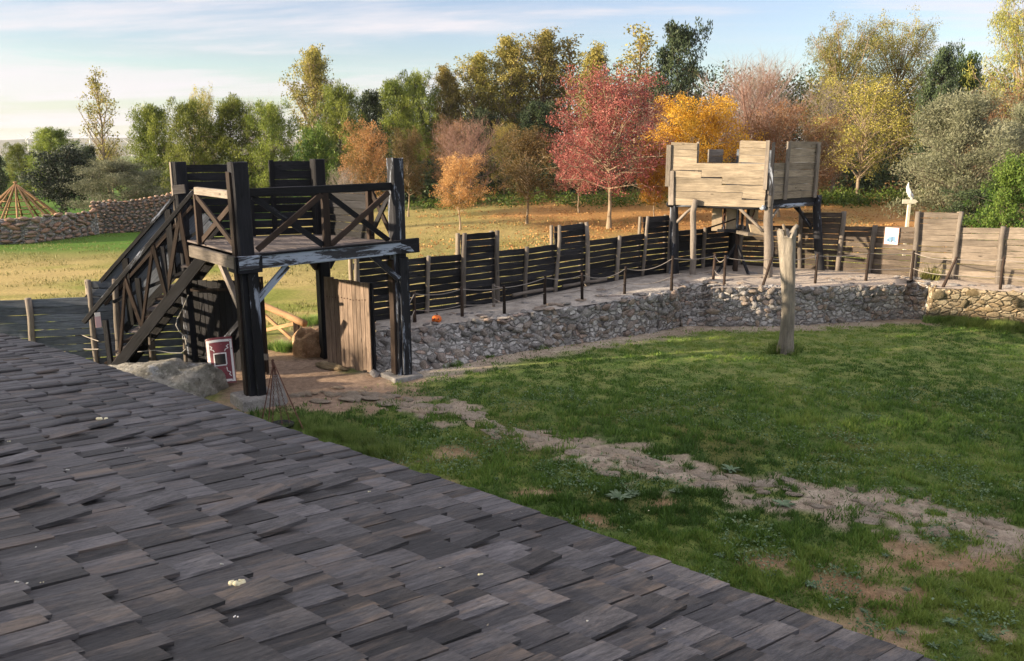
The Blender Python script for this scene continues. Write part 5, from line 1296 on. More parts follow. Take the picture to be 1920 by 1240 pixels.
# ------------------------------------------------------------------ trees
def tubes_np(segs, n=4):
    P0 = np.array([s[0] for s in segs]); P1 = np.array([s[1] for s in segs]); r0 = np.array([s[2] for s in segs])[:, None]; r1 = np.array([s[3] for s in segs])[:, None]
    d = P1 - P0; d /= np.linalg.norm(d, axis=1, keepdims=True) + 1e-9
    u = np.where(np.abs(d[:, 2:3]) < 0.9, [[0, 0, 1.]], [[1., 0, 0]]); a = np.cross(d, u); a /= np.linalg.norm(a, axis=1, keepdims=True); b = np.cross(a, d)
    vs = []
    for (P, r_) in ((P0, r0), (P1, r1)):
        for k in range(n): an = 2 * PI * k / n; vs.append(P + r_ * (a * math.cos(an) + b * math.sin(an)))
    V_ = np.stack(vs, 1).reshape(-1, 3); base = np.arange(len(segs))[:, None] * 2 * n; fs = []
    for k in range(n): k2 = (k + 1) % n; fs.append(np.concatenate([base + k, base + k2, base + n + k2, base + n + k], 1))
    return V_, np.concatenate(fs)
def leaves_np(cent, rc, per, size, aspect, r, tone_c, up=0.0, flatz=1.0, droop=0.0):
    n = len(cent); C_ = np.repeat(cent, per, 0); RC = np.repeat(rc, per)[:, None]; m = len(C_)
    off = r.normal(0, 1, (m, 3)); off /= (np.linalg.norm(off, axis=1, keepdims=True) + 1e-9); off *= r.random((m, 1)) ** 0.45
    off[:, 2] *= flatz; P = C_ + off * RC; P[:, 2] -= droop * RC[:, 0] * r.random(m)
    d = r.normal(0, 1, (m, 3)) + off * 0.6; d[:, 2] += up; d /= np.linalg.norm(d, axis=1, keepdims=True)
    e = np.cross(d, r.normal(0, 1, (m, 3))); e /= np.linalg.norm(e, axis=1, keepdims=True) + 1e-9
    s = size * r.uniform(0.6, 1.3, (m, 1)); a = d * s; b = e * s * aspect
    V_ = np.stack([P - b * .3, P + a * .5 - b * .5, P + a, P + a * .5 + b * .5], 1).reshape(-1, 3)
    tone = np.clip(np.repeat(tone_c, per) * 0.6 + r.random(m) * 0.5 - 0.05, 0, 1)
    return V_, np.arange(m * 4).reshape(-1, 4), np.repeat(tone, 4)
def make_tree(kind, seed):
    """returns (bark mesh, leaf mesh, height, width)"""
    r = np.random.default_rng(seed); K = dict(
        pine=(9.5, 0.03, 'egg', 64, 8, 60, 0.62, 0.26, 0.26, 0.25, L_pine, B_dark, 0.5),
        oak=(8, 0.16, 'round', 44, 8, 55, 0.75, 0.24, 0.55, 0.0, L_oak, B_dark, 0.0),
        dark=(12, 0.05, 'egg', 46, 8, 55, 0.8, 0.32, 0.45, 0.2, L_dark, B_dark, 0.2),
        poplar=(15, 0.10, 'column', 70, 8, 34, 0.62, 0.17, 0.8, 0.6, L_poplar, B_pale, 0.0),
        thinpoplar=(15, 0.10, 'column', 46, 6, 9, 0.6, 0.22, 0.8, 0.7, L_poplar, B_pale, 0.0),
        red=(8.2, 0.26, 'round', 56, 10, 48, 0.50, 0.105, 0.6, 0.1, L_red, B_pale, 0.0),
        gold=(8, 0.22, 'round', 50, 10, 62, 0.52, 0.125, 0.6, 0.0, L_gold, B_pale, 0.0),
        orange=(5, 0.25, 'round', 44, 9, 48, 0.36, 0.085, 0.6, 0.1, L_orange, B_pale, 0.0),
        rust=(8, 0.20, 'round', 50, 9, 36, 0.55, 0.12, 0.6, 0.1, L_rust, B_pale, 0.0),
        brgr=(6.2, 0.25, 'round', 44, 9, 48, 0.45, 0.10, 0.6, 0.1, L_brgr, B_pale, 0.0),
        yelbr=(10, 0.18, 'round', 54, 9, 34, 0.62, 0.14, 0.6, 0.3, L_yelbr, B_pale, 0.0),
        euc=(16, 0.15, 'round', 64, 9, 60, 0.9, 0.27, 0.25, 0.0, L_euc, B_pale, -0.9),
        olive=(6, 0.05, 'bush', 64, 9, 100, 0.5, 0.14, 0.2, 0.8, L_olive, B_dark, 0.9),
        green=(8, 0.05, 'bush', 46, 8, 48, 0.6, 0.2, 0.6, 0.3, L_green, B_dark, 0.3),
        bare=(9, 0.15, 'vase', 54, 16, 0, 0.6, 0.16, 0.5, 0.9, L_rust, B_twig, 0.0),
        baregrey=(9, 0.12, 'vase', 54, 14, 0, 0.6, 0.16, 0.5, 0.9, L_rust, B_greytwig, 0.0))[kind]
    Ht, t0, shape, n1, n2, per, rcl, ls, asp, upb, lm, bm_, lup = K
    wr = dict(egg=0.42, round=0.48, column=0.16, bush=0.55, vase=0.42)[shape] * Ht
    def prof(t):
        if shape == 'round': return wr * (0.35 + 0.65 * math.sin(PI * min(1, (t * 0.70 + 0.20))) ** 0.55) * (1 if t < .9 else .85)
        if shape == 'egg': return wr * math.sqrt(max(0.03, 1 - (t * .97) ** 2.2)) * (0.8 + 0.2 * min(1, t * 4))
        if shape == 'column': return wr * (0.5 + 0.5 * math.sin(PI * min(1, t + 0.15))) * (1.0 if t < 0.85 else 0.6)
        if shape == 'bush': return wr * (max(0.03, (1 - t)) ** 0.45)
        return wr * (0.35 + 0.65 * t) * (1 if t < .8 else (1.05 - (t - .8) * 3))
    segs = []; cent = []; rc = []
    tr_r = 0.018 * Ht if kind not in ('euc',) else 0.025 * Ht; p = np.zeros(3); path = [p.copy()]
    nseg = 8; hmax = Ht * (0.93 if shape in ('egg', 'column') else 0.72)
    for i in range(nseg): p = p + np.array([r.normal(0, .02) * Ht * .5, r.normal(0, .02) * Ht * .5, hmax / nseg]); path.append(p.copy())
    for i in range(nseg): segs.append((path[i], path[i + 1], tr_r * (1 - i / nseg * .85) + (tr_r * .5 if i == 0 else 0), tr_r * (1 - (i + 1) / nseg * .85)))
    def tp(h): k = min(h / hmax, .999) * nseg; i = int(k); return path[i] + (path[i + 1] - path[i]) * (k - i)
    lob = r.uniform(0.72, 1.2, 12)
    for j in range(n1):
        t = (j + r.random()) / n1; h0 = Ht * (t0 + (1 - t0) * t * (0.9 if shape in ('egg', 'column', 'bush') else 0.66))
        h0 = min(h0, hmax * 0.99); az = j * 2.399 + r.normal(0, .3); R_ = prof(t) * r.uniform(.75, 1.08) * lob[int((az % 6.283) / 6.283 * 12) % 12]
        if shape in ('round', 'vase'):
            # end anywhere in the crown
            te = min(0.98, t + r.uniform(0.0, .3)); R_ = prof(te) * r.uniform(.55, 1.05) * lob[int((az % 6.283) / 6.283 * 12) % 12]; zt = Ht * (t0 + (1 - t0) * te)
        elif shape == 'column': zt = min(Ht, h0 + R_ * r.uniform(.8, 1.8))
        elif shape == 'bush': zt = min(Ht, h0 + R_ * r.uniform(.2, .8)) if t < .8 else Ht * r.uniform(.9, 1)
        else: zt = min(Ht, h0 + R_ * r.uniform(.0, .5))
        a = tp(h0); e = np.array([a[0] + R_ * math.cos(az), a[1] + R_ * math.sin(az), zt])
        mid = (a + e) / 2 + np.array([0, 0, (-.08 if shape == 'vase' else .06) * R_]) + r.normal(0, .04, 3) * R_
        rb_ = tr_r * .36 * (1 - t * .5); segs += [(a, mid, rb_, rb_ * .6), (mid, e, rb_ * .6, rb_ * .22)]
        L = np.linalg.norm(e - a)
        for q in range(n2):
            s = r.uniform(.35, 1.0); b0 = a + (mid - a) * s * 2 if s < .5 else mid + (e - mid) * (s - .5) * 2
            dv = r.normal(0, 1, 3); dv[2] = abs(dv[2]) * .6 + upb * 1.6 if shape in ('vase', 'column') or upb > .5 else dv[2] + upb; dv /= np.linalg.norm(dv)
            ln = min(L * .35, Ht * .10) * r.uniform(.5, 1.2) * (1.5 if shape == 'vase' else 1); b1 = b0 + dv * ln
            segs.append((b0, b1, rb_ * .28, rb_ * .10))
            if per: cent.append(b1); rc.append(rcl * r.uniform(.55, 1.15))
            if shape == 'vase':
                for _ in range(3):
                    d2 = dv + r.normal(0, .35, 3); d2 /= np.linalg.norm(d2); m0 = b0 + (b1 - b0) * r.uniform(.3, 1); segs.append((m0, m0 + d2 * ln * r.uniform(.4, .9), rb_ * .12, rb_ * .05))
    V_, F_ = tubes_np(segs, 4); bmesh_ = mesh_np(kind + '_branches', V_, F_, bm_, True)
    lm_ = None
    if per:
        cent = np.array(cent); rc = np.array(rc); tc_ = np.clip(fbm(cent[:, 0] * .5 + seed, cent[:, 1] * .5 + cent[:, 2] * .5, seed, 2) * 1.5 - .25 + r.normal(0, .1, len(cent)), 0, 1)
        V_, F_, T_ = leaves_np(cent, rc, per, ls, asp, r, tc_, lup, 0.8, 0.5 if kind == 'euc' else 0)
        lm_ = mesh_np(kind + '_leaves', V_, F_, lm, False, {'tone': ('FLOAT', T_)})
        wtot = 2 * np.percentile(np.hypot(V_[:, 0], V_[:, 1]), 97); htot = np.percentile(V_[:, 2], 99.7)
    else: wtot = 2 * np.percentile(np.hypot(V_[:, 0], V_[:, 1]), 97); htot = V_[:, 2].max()
    return bmesh_, lm_, htot, wtot
TREES = {}
NAMES = dict(pine='pine_tree', oak='holm_oak_tree', dark='evergreen_tree', poplar='poplar_tree', thinpoplar='poplar_tree', red='red_maple_tree', gold='golden_tree', orange='orange_autumn_tree', rust='russet_tree', brgr='autumn_tree', yelbr='yellow_autumn_tree', euc='eucalyptus_tree', olive='olive_tree', green='green_shrub', bare='bare_tree', baregrey='bare_tree')
def tree(kind, px, Y, top, width, label, group=None, var=0, x=None, zt=None, cat=None):
    key = (kind, var)
    if key not in TREES: TREES[key] = make_tree(kind, 40 + var * 13 + sum(map(ord, kind)))
    bm_, lm_, h, w_ = TREES[key]
    X_ = x if x is not None else atY(px, 380, Y).x
    z0 = float(terr(X_, Y)); Ht = (zt if zt is not None else atY(px, top, Y).z) - z0
    Wd = width / F * Y * 1.03 if x is None else width
    sx = Wd / w_; sz = Ht / h
    t = thing(NAMES[kind], label, cat or ('shrub' if kind in ('green',) else 'tree'), (X_, Y, z0 - 0.05), group)
    M = Matrix.Translation((X_, Y, z0 - 0.05)) @ Matrix.Rotation(rnd.uniform(0, 6.28), 4, 'Z') @ Matrix.Diagonal((sx, sx, sz, 1))
    mobj('branches' if lm_ is None else 'trunk', bm_, t, M)
    if lm_: mobj('crown', lm_, t, M)
    return t
# near and middle rows, left to right
tree('pine', 112, 86, 240, 100, 'light green pine rising behind the round dark oak at far left')
tree('pine', 45, 88, 268, 60, 'small green pine at the far left edge, left of the round dark oak', var=1)
tree('oak', 122, 60, 274, 128, 'round dark oak with a forked trunk behind the dry stone wall')
tree('dark', 2, 70, 288, 60, 'dark evergreen cut off by the left picture edge')
tree('dark', 176, 76, 272, 50, 'narrow dark green tree just right of the round dark oak')
tree('olive', 236, 54, 298, 165, 'low silvery olive bush behind the reddish dry stone wall', cat='shrub')
tree('thinpoplar', 213, 78, 130, 72, 'tall sparse yellow poplar standing alone at left')
tree('yelbr', 215, 80, 262, 68, 'low yellow bush at the foot of the lone sparse poplar', cat='shrub')
tree('pine', 298, 62, 198, 102, 'bright green pine, leftmost of the pine row behind the gate tower')
tree('pine', 368, 60, 186, 108, 'bright green pine, second from the left behind the gate tower', var=1)
tree('pine', 440, 61, 182, 118, 'broad bright green pine in the middle of the row behind the gate tower', var=2)
tree('pine', 515, 60, 190, 110, 'bright green pine at the right end of the row behind the gate tower', var=1)
tree('yelbr', 395, 74, 162, 72, 'thin yellow-brown treetop showing above the pine row', var=1)
tree('baregrey', 488, 72, 152, 90, 'leafless grey treetop poking above the pine row')
tree('poplar', 593, 80, 88, 84, 'tall dense yellow-green poplar standing clear against the sky')
tree('pine', 645, 68, 158, 104, 'mid green pine right of the tall yellow-green poplar', var=2)
tree('green', 600, 56, 232, 95, 'pale green shrub tree below the tall yellow-green poplar')
tree('pine', 745, 76, 150, 96, 'mid green tree with a twin top left of the poplars', var=0)
tree('pine', 785, 82, 134, 90, 'olive green tree with the higher of two neighbouring tops', var=1)
tree('dark', 700, 72, 170, 90, 'dark green tree filling the gap between pine and poplars')
tree('orange', 690, 50, 226, 112, 'bright orange tree behind the right end of the gate tower railing')
tree('baregrey', 640, 46, 292, 80, 'tangle of bare pale twigs behind the gate tower railing', cat='shrub')
tree('brgr', 765, 52, 238, 84, 'small brown-green tree right of the bright orange tree')
tree('bare', 872, 58, 208, 138, 'leafless pinkish tree behind the small orange-red tree')
tree('orange', 862, 45, 288, 108, 'small orange-red tree with a thin straight trunk on the meadow', var=1)
tree('rust', 845, 62, 222, 100, 'pale russet tree left of the leafless pinkish tree')
tree('brgr', 988, 47, 236, 118, 'small dark brown-green tree with a leaning trunk on the meadow', var=1)
tree('yelbr', 945, 60, 228, 80, 'yellow-green tree between the russet and brown-green trees', var=1)
tree('poplar', 842, 84, 122, 76, 'olive poplar, leftmost of the tall poplar stand', var=1)
tree('poplar', 893, 86, 100, 92, 'olive poplar, second from left in the tall stand')
tree('poplar', 955, 86, 66, 100, 'high olive poplar with an airy top left of centre', var=1)
tree('poplar', 1012, 88, 58, 104, 'highest airy poplar of the stand, at the centre of the picture')
tree('thinpoplar', 1066, 88, 70, 110, 'thin-leaved poplar showing sky through its crown')
tree('poplar', 1108, 82, 84, 84, 'bright yellow poplar directly behind the crimson tree', var=1)
tree('thinpoplar', 1178, 86, 46, 116, 'sparse poplar with bare top twigs left of the dark evergreen')
tree('dark', 905, 74, 205, 110, 'dark evergreen in the gap behind the leafless pinkish tree')
tree('dark', 1010, 78, 190, 110, 'dark evergreen low behind the central poplars')
tree('red', 1143, 45, 128, 222, 'large crimson tree on the meadow, the reddest in the picture')
tree('red', 1086, 52, 248, 98, 'small pinkish-red tree partly behind the large crimson tree', var=1)
tree('dark', 1265, 82, 42, 128, 'tall dark green evergreen standing above the golden tree')
tree('bare', 1238, 60, 148, 120, 'leafless reddish tree between the crimson and golden trees', var=1)
tree('gold', 1300, 50, 176, 195, 'golden yellow tree behind the corner tower')
tree('gold', 1228, 47, 262, 80, 'lowest golden branches and trunk left of the corner tower')
tree('bare', 1392, 62, 98, 205, 'wide leafless pinkish tree right of the golden tree')
tree('baregrey', 1400, 70, 72, 170, 'tall leafless grey tree rising against the sky right of the dark evergreen', var=1)
tree('rust', 1462, 50, 192, 165, 'russet tree behind the right side of the corner tower', var=1)
tree('euc', 1555, 84, 34, 165, 'large yellow-green eucalyptus, left half of the big crown')
tree('euc', 1662, 86, 30, 175, 'large yellow-green eucalyptus with a gold-tinted top', var=1)
tree('yelbr', 1606, 58, 140, 210, 'yellow and brown tree with a single thick trunk behind the signpost')
tree('baregrey', 1560, 64, 110, 150, 'leafless tree in front of the big eucalyptus')
tree('rust', 1530, 52, 210, 120, 'russet-brown tree between corner tower and the yellow and brown tree')
tree('dark', 1742, 80, 86, 80, 'dark conifer between the two eucalyptus groups', var=1)
tree('green', 1785, 82, 96, 95, 'mid green tree right of the dark conifer', var=1, cat='tree')
tree('euc', 1885, 62, -30, 200, 'tall eucalyptus cut off by the right picture edge', var=1)
tree('rust', 1842, 54, 160, 130, 'russet-leaved tree at the foot of the right-hand eucalyptus')
tree('olive', 1795, 40, 168, 270, 'huge silvery olive bush behind the right-hand fence', var=1)
tree('olive', 1925, 44, 186, 190, 'dusky olive bush at the right picture edge')
tree('green', 1895, 33, 288, 130, 'fresh green bush low at the right edge behind the fence', cat='shrub')
tree('dark', 1830, 36, 352, 150, 'dark low shrub right behind the fence beside the olive bush', cat='shrub')
# low undergrowth and the mass of wood behind
def mass(name, n, xr, yr, hr, rc_, per, ls, mat, seed, asp=.5, zfun=None):
    r = np.random.default_rng(seed); X_ = r.uniform(*xr, n); Y_ = r.uniform(*yr, n); h = r.uniform(*hr, n)
    if zfun is not None: h = h * zfun(X_, Y_)
    k = 5; cent = []; 
    for i in range(k): cent.append(np.stack([X_ + r.normal(0, .8, n), Y_ + r.normal(0, .8, n), terr(X_, Y_) + h * (i + .5) / k], 1))
    cent = np.concatenate(cent); rc = np.full(len(cent), rc_) * r.uniform(.7, 1.3, len(cent))
    V_, F_, T_ = leaves_np(cent, rc, per, ls, asp, r, r.random(len(cent)), .2, .9)
    tag(mobj(name, mesh_np(name, V_, F_, mat, False, {'tone': ('FLOAT', T_)})), {'undergrowth': 'dark tangled undergrowth along the foot of the wood', 'distant_wood': 'solid dark wood closing the view behind the coloured trees', 'meadow_shrubs': 'low green weeds between the orchard trunks'}[name], 'vegetation', kind='stuff')
def litter():
    r = np.random.default_rng(77); n = 34000; Y_ = r.uniform(30, 62, n); X_ = Y_ * r.uniform(-.12, .62, n)
    k = r.random(n) < np.clip(sstep(.38, .62, fbm(X_ * .5, Y_ * .7, 151, 3)) * sstep(30, 42, Y_), 0.04, 1); X_, Y_ = X_[k], Y_[k]; n = len(X_)
    V_, F_, T_ = leaves_np(np.stack([X_, Y_, terr(X_, Y_) + .02], 1), np.full(n, .02), 1, .10, .8, r, r.random(n), 0, .3)
    m = leafmat('fallen_leaf', [(0.22, 0.10, 0.04), (0.42, 0.22, 0.08), (0.55, 0.36, 0.13)], .1, .7, 0)
    tag(mobj('fallen_leaves', mesh_np('fallen_leaves', V_, F_, m, False, {'tone': ('FLOAT', T_)})), 'rust and gold fallen leaves scattered over the meadow under the trees', 'fallen leaves', kind='stuff')
litter()
mass('undergrowth', 330, (-28, 55), (62, 74), (1.0, 3.6), 1.0, 34, .34, L_dark, 5, zfun=lambda x, y: .5 + vnoise(x * .3, y * .3, 7))
mass('distant_wood', 520, (-24, 75), (90, 100), (7, 12.5), 1.8, 60, .36, L_dark, 6, zfun=lambda x, y: sstep(-26, 5, x) * .35 + .65)
mass('meadow_shrubs', 90, (-6, 32), (55, 60), (.2, .6), .7, 40, .2, L_green, 9)
# tall unseen pines added beyond the left palisade to shade the lawn
for i, (x, y, h_, w_) in enumerate(((-20, 8.4, 7.6, 6.4), (-21, 4.0, 8.2, 6.6), (-19.5, -0.6, 8, 6.6), (-21, -5, 8.2, 6.6), (-24.5, 6.6, 8.4, 6.6), (-25, 1.5, 8.8, 7))):
    tree('pine', 0, y, 0, w_, 'dense unseen pine added left of the picture to shade the yard', 'added shade pines left of the yard', var=i % 3, x=x, zt=h_)

# ------------------------------------------------------------------ grass, weeds
def blades(name, label, pts, h, w_, mat, tones, seed, lean=.5, n_per=1, extra=None, obj_parent=None, zb=0.0, lowz=None):
    r = np.random.default_rng(seed); m = len(pts); az = r.uniform(0, 2 * PI, m); hh = h * r.uniform(.5, 1.3, m); ww = w_ * r.uniform(.6, 1.4, m)
    la = r.uniform(0, 2 * PI, m); ln = hh * lean * r.random(m)
    B0 = np.stack([pts[:, 0] - np.cos(az) * ww / 2, pts[:, 1] - np.sin(az) * ww / 2, pts[:, 2]], 1); B1 = np.stack([pts[:, 0] + np.cos(az) * ww / 2, pts[:, 1] + np.sin(az) * ww / 2, pts[:, 2]], 1)
    T = np.stack([pts[:, 0] + np.cos(la) * ln, pts[:, 1] + np.sin(la) * ln, pts[:, 2] + hh], 1)
    V_ = np.stack([B0, B1, T], 1).reshape(-1, 3); F_ = np.arange(3 * m).reshape(-1, 3)
    me = mesh_np(name, V_, F_, mat, False, {'tone': ('FLOAT', np.repeat(tones, 3))})
    return mobj(name, me, obj_parent)
def lawn():
    r = np.random.default_rng(3)
    out = []
    for (n, y0, y1) in ((420000, 2.6, 10.5), (280000, 10.5, 21.8)):
        Y_ = y0 + (y1 - y0) * r.random(n) ** (1.0); X_ = Y_ * r.uniform(-0.42, 0.80, n); out.append(np.stack([X_, Y_], 1))
    P = np.concatenate(out); x, y = P[:, 0], P[:, 1]
    roofside = (x * 0.60 + y * 0.80) > 3.5
    fy = np.interp(x, [p[0] for p in FOOTL], [p[1] for p in FOOTL]) - 0.1
    gline = y < np.interp(x, [-12, -4.84, -2.3, -1], [12, 14.3, 16.2, 30])
    rock, foot, gate, bare, n, n2 = cover(x, y)
    clump = fbm(x * 5.5, y * 5.5, 91, 2)
    dens = (1 - rock * .86) * (1 - foot * .9) * (1 - gate * .97) * (1 - bare * .94) * np.clip(clump * 2.6 - .55, .12, 1)
    mown = sstep(13.2, 16.5, y + (n - .5) * 3 - x * 0.1)
    k = roofside & (y < fy) & (y > 2.5) & gline & (r.random(len(x)) < dens)
    x, y, n, n2, clump, mown = x[k], y[k], n[k], n2[k], clump[k], mown[k]
    z = (fbm(x * 1.3, y * 1.3, 21, 3) - 0.5) * 0.05 - 0.005
    near = sstep(12, 6, y)
    big = fbm(x * .35, y * .35, 171, 3)
    tone = np.clip(.24 + (big - .5) * 1.3 + (clump - .5) * .9 + .50 * sstep(10.5, 7, y + x * .05) + .5 * (n2 - .5) + r.normal(0, .16, len(x)) + .12 * mown, 0, 1)
    pts = np.stack([x, y, z], 1)
    hgt = (0.035 + .055 * sstep(.45, .75, clump)) * (1 - .5 * mown) * (1 + .35 * sstep(8, 14, y))
    o = blades('lawn_grass', '', pts, hgt, .008 + .0011 * y, L_grass, tone, 5, .9)
    tag(o, 'short patchy green grass of the yard inside the palisade', 'grass', kind='stuff')
    # broad-leaved weeds: small flat rosettes in drifts
    m = 52000; Y_ = r.uniform(2.6, 15.5, m); X_ = Y_ * r.uniform(-.38, .7, m); rock, foot, gate, bare, n, n2 = cover(X_, Y_)
    d = sstep(.50, .62, fbm(X_ * 1.4, Y_ * 1.4, 131, 3)); k = ((X_ * .6 + Y_ * .8) > 3.5) & (r.random(m) < d * (1 - rock * .7) * (1 - gate)) & (Y_ < np.interp(X_, [-12, -4.84, -2.3, -1], [12, 14.3, 16.2, 30]))
    X_, Y_ = X_[k], Y_[k]; m = len(X_); az = r.uniform(0, 6.28, m); s = r.uniform(.02, .05, m); el = r.uniform(.1, .7, m)
    dx, dy = np.cos(az) * s, np.sin(az) * s; wx, wy = -dy * .35, dx * .35; z0 = r.uniform(.02, .06, m); z1 = z0 + s * el
    V_ = np.stack([np.stack([X_, Y_, z0], 1), np.stack([X_ + dx * .6 + wx, Y_ + dy * .6 + wy, z1], 1), np.stack([X_ + dx * 1.1, Y_ + dy * 1.1, z1 * .95], 1), np.stack([X_ + dx * .6 - wx, Y_ + dy * .6 - wy, z1], 1)], 1).reshape(-1, 3)
    tt = np.clip(.35 + .3 * (fbm(X_ * 2, Y_ * 2, 5, 2) - .5) + r.normal(0, .2, m), 0, 1)
    o = mobj('ground_weeds', mesh_np('ground_weeds', V_, np.arange(4 * m).reshape(-1, 4), L_weed, False, {'tone': ('FLOAT', np.repeat(tt, 4))}))
    tag(o, 'low broad-leaved weeds spread through the yard grass', 'weeds', kind='stuff')
    # sparse tufts on the meadow
    m = 60000; Y_ = r.uniform(19, 50, m); X_ = Y_ * r.uniform(-.68, .45, m); k = ~inside(X_, Y_ - .8) & (r.random(m) < sstep(.45, .6, fbm(X_ * .8, Y_ * .8, 141, 3))); X_, Y_ = X_[k], Y_[k]
    p = np.stack([X_, Y_, terr(X_, Y_) - .01], 1)
    o = blades('meadow_grass', '', p, .09, .035, L_tuft, np.clip(r.random(len(X_)) * .7 + .3, 0, 1), 6, .8); tag(o, 'rough short grass of the sunlit meadow outside the fence', 'grass', kind='stuff')
lawn()
def clump_at(name, label, cat, c, rad, n, h, w_, mat, seed, lean=.5, zf=None, ex=1.0, group=None):
    r = np.random.default_rng(seed); a = r.uniform(0, 2 * PI, n); q = rad * r.random(n) ** .75 * (.55 + .75 * vnoise(a * 1.6 + seed, a * 0 + seed, seed)); n_ = vnoise(np.cos(a) * q * 14 + seed, np.sin(a) * q * 14, seed + 3); pts = np.stack([c[0] + q * np.cos(a) * ex, c[1] + q * np.sin(a), np.full(n, c[2] - .01)], 1)
    o = blades(name, '', pts, h * (1.15 - .75 * q / rad) * (.45 + .9 * n_), w_, mat, np.clip(r.normal(.45, .25, n) + (n_ - .5) * .8, 0, 1), seed, lean); return tag(o, label, cat, group)
clump_at('grass_tuft', 'ragged grass tuft round the foot of the lone split trunk', 'grass tuft', at(1470, 660) + Vector((-.03, 0, 0)), .40, 1500, .34, .016, L_tallgrass, 21, .8, ex=1.2)
for i, (px, py, rd, h_) in enumerate(((1790, 604, .55, .34), (1850, 611, .7, .30), (1915, 618, .7, .28))):
    clump_at('grass_tuft', ('tall dark grass at the left end of the tawny wall foot', 'tall dark grass at the middle of the tawny wall foot', 'tall dark grass at the picture edge by the tawny wall foot')[i], 'grass tuft', at(px, py), rd, 3600, h_, .016, L_tallgrass, 30 + i, .7, ex=1.5)
for i, (px, py) in enumerate(((595, 838), (640, 852), (690, 872), (560, 822))):
    clump_at('grass_tuft', ('lush long grass against the roof edge, second from the left', 'lush long grass against the roof edge, third from the left', 'lush long grass against the roof edge, rightmost', 'lush long grass against the roof edge, beside the iron tripod')[i], 'grass tuft', at(px, py - 22), .62, 4200, .24, .010, L_tallgrass, 40 + i, .9, ex=1.2)
for i, (px, py, rd, lb) in enumerate(((845, 688, .22, 'left of two small tufts at the foot of the long wall near the gate'), (1000, 655, .28, 'dark green tuft at the middle of the long grey wall foot'), (1040, 648, .2, 'small tuft just right of the dark one at the long wall foot'), (1552, 604, .22, 'small dark green weed at the foot of the centre wall'), (1770, 505, .16, 'weed'), (905, 672, .2, 'right of two small tufts at the foot of the long wall near the gate'))):
    if lb == 'weed': c = on_line(1755) + Vector((-.3, -.35, 1.05)); clump_at('weed', 'thin yellow-green weed growing against the right-hand fence', 'weed', c, .26, 500, .55, .02, L_tuft, 60, .7)
    else: clump_at('grass_tuft', lb if 'tuft' in lb or 'weed' in lb else lb, 'grass tuft', at(px, py - 2), rd, 900, .16, .014, L_tallgrass, 50 + i, .9, ex=1.3)
# weeds outside the gate
for i, (px, py) in enumerate(((545, 655), (600, 605))):
    clump_at('grass_tuft', ('green weeds behind the log handrail post', 'green weeds above the orange boulder')[i], 'grass tuft', at(px, py), .5, 1500, .3, .02, L_tallgrass, 70 + i, .8, ex=1.3)
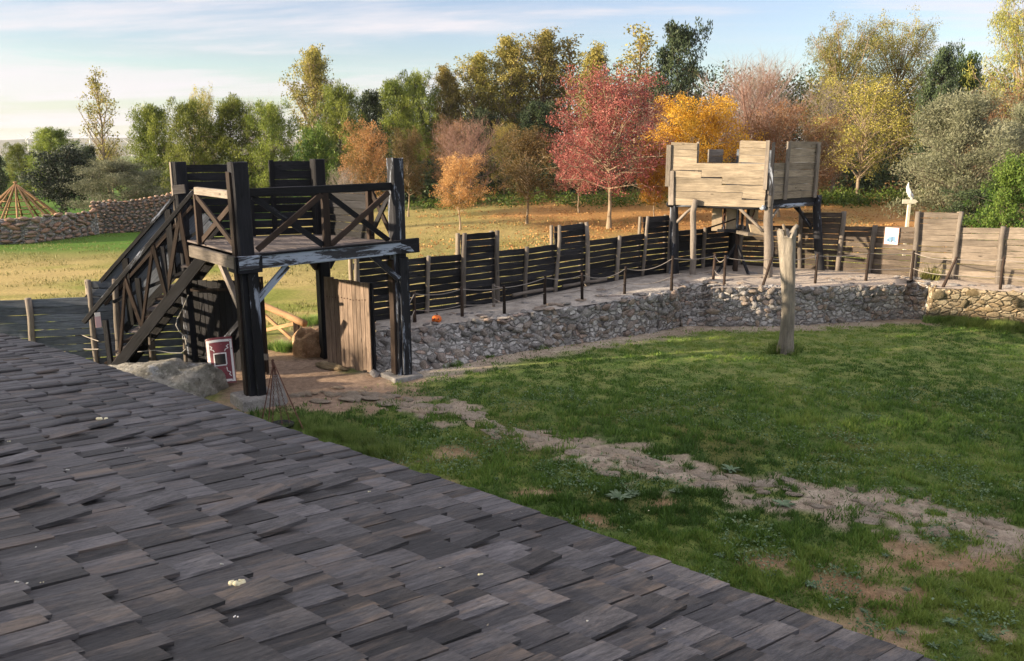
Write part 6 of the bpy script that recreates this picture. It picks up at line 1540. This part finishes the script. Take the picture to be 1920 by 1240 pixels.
# silvery thistle rosettes
def rosette(px, py, rad, label, seed, group=None, mat=None):
    r = np.random.default_rng(seed); c = at(px, py); V_ = []; F_ = []; T_ = []; n = 16
    for i in range(n):
        a = i * 2.4 + r.normal(0, .2); L = rad * r.uniform(.6, 1.1); w_ = L * .17; el = r.uniform(.15, .7)
        for s in range(5):
            t = s / 4; ww = w_ * math.sin(PI * min(1, t * .9 + .12)) * (1.25 if s % 2 else .8)
            x = c.x + math.cos(a) * L * t; y = c.y + math.sin(a) * L * t; z = .02 + L * (el * t - .55 * el * t * t)
            V_ += [(x - math.sin(a) * ww, y + math.cos(a) * ww, z), (x, y, z - .006), (x + math.sin(a) * ww, y - math.cos(a) * ww, z)]; T_ += [r.uniform(.3, .9)] * 3
        b = len(V_) - 15
        for s in range(4): F_ += [(b + 3 * s, b + 3 * s + 1, b + 3 * s + 4, b + 3 * s + 3), (b + 3 * s + 1, b + 3 * s + 2, b + 3 * s + 5, b + 3 * s + 4)]
    o = mobj('thistle_rosette', mesh_np('thistle_rosette', V_, F_, mat or L_silver, False, {'tone': ('FLOAT', T_)})); tag(o, label, 'weed', group)
rosette(1160, 936, .2, 'largest silvery thistle rosette, in the grass near the roof edge', 1); rosette(1185, 930, .13, 'smaller silvery rosette touching the largest thistle rosette', 2); rosette(1268, 924, .12, 'silvery rosette to the right of the largest one', 3)
rosette(1370, 884, .17, 'blue-green rosette at the upper edge of the rocky strip', 4); rosette(1470, 950, .16, 'blue-green rosette on the lower edge of the rocky strip', 5)
for i, (px, py) in enumerate(((1440, 1080), (1350, 1045), (1520, 1100), (1700, 1110), (1560, 1130), (1620, 1150), (1690, 1190), (1780, 1170), (1860, 1010), (1760, 1000), (1300, 880), (930, 900), (960, 880), (1090, 905), (1660, 1045), (1880, 1090), (1750, 1215), (1850, 1200), (1800, 1110), (1230, 900))):
    rosette(px, py, rnd.uniform(.05, .10), 'small grey-green weed rosette in the worn grass', 10 + i, 'grey-green rosettes in the worn grass')

# ------------------------------------------------------------------ haze
def haze():
    me = bpy.data.meshes.new('haze'); x0, x1, y0, y1, z0, z1 = -4600, 4600, -450, 6400, -4, 100
    v = [(x, y, z) for x in (x0, x1) for y in (y0, y1) for z in (z0, z1)]
    me.from_pydata(v, [], [(0, 1, 3, 2), (4, 6, 7, 5), (0, 4, 5, 1), (2, 3, 7, 6), (0, 2, 6, 4), (1, 5, 7, 3)]); me.update()
    m = bpy.data.materials.new('haze_air'); m.use_nodes = True; t = m.node_tree; t.nodes.clear()
    pv = N(t, 'ShaderNodeVolumePrincipled'); pv.inputs['Color'].default_value = (0.86, 0.90, 0.96, 1); pv.inputs['Density'].default_value = 0.00011; pv.inputs['Anisotropy'].default_value = 0.2
    o_ = N(t, 'ShaderNodeOutputMaterial'); lk(t, pv.outputs[0], o_.inputs['Volume']); me.materials.append(m)
    tag(mobj('haze', me), 'thin pale air haze over the fields', 'haze', kind='stuff')
HAZE = True
if HAZE: haze()
print('objects', len(bpy.data.objects), 'tris', sum(len(m.loops) - 2 * len(m.polygons) for m in bpy.data.meshes))
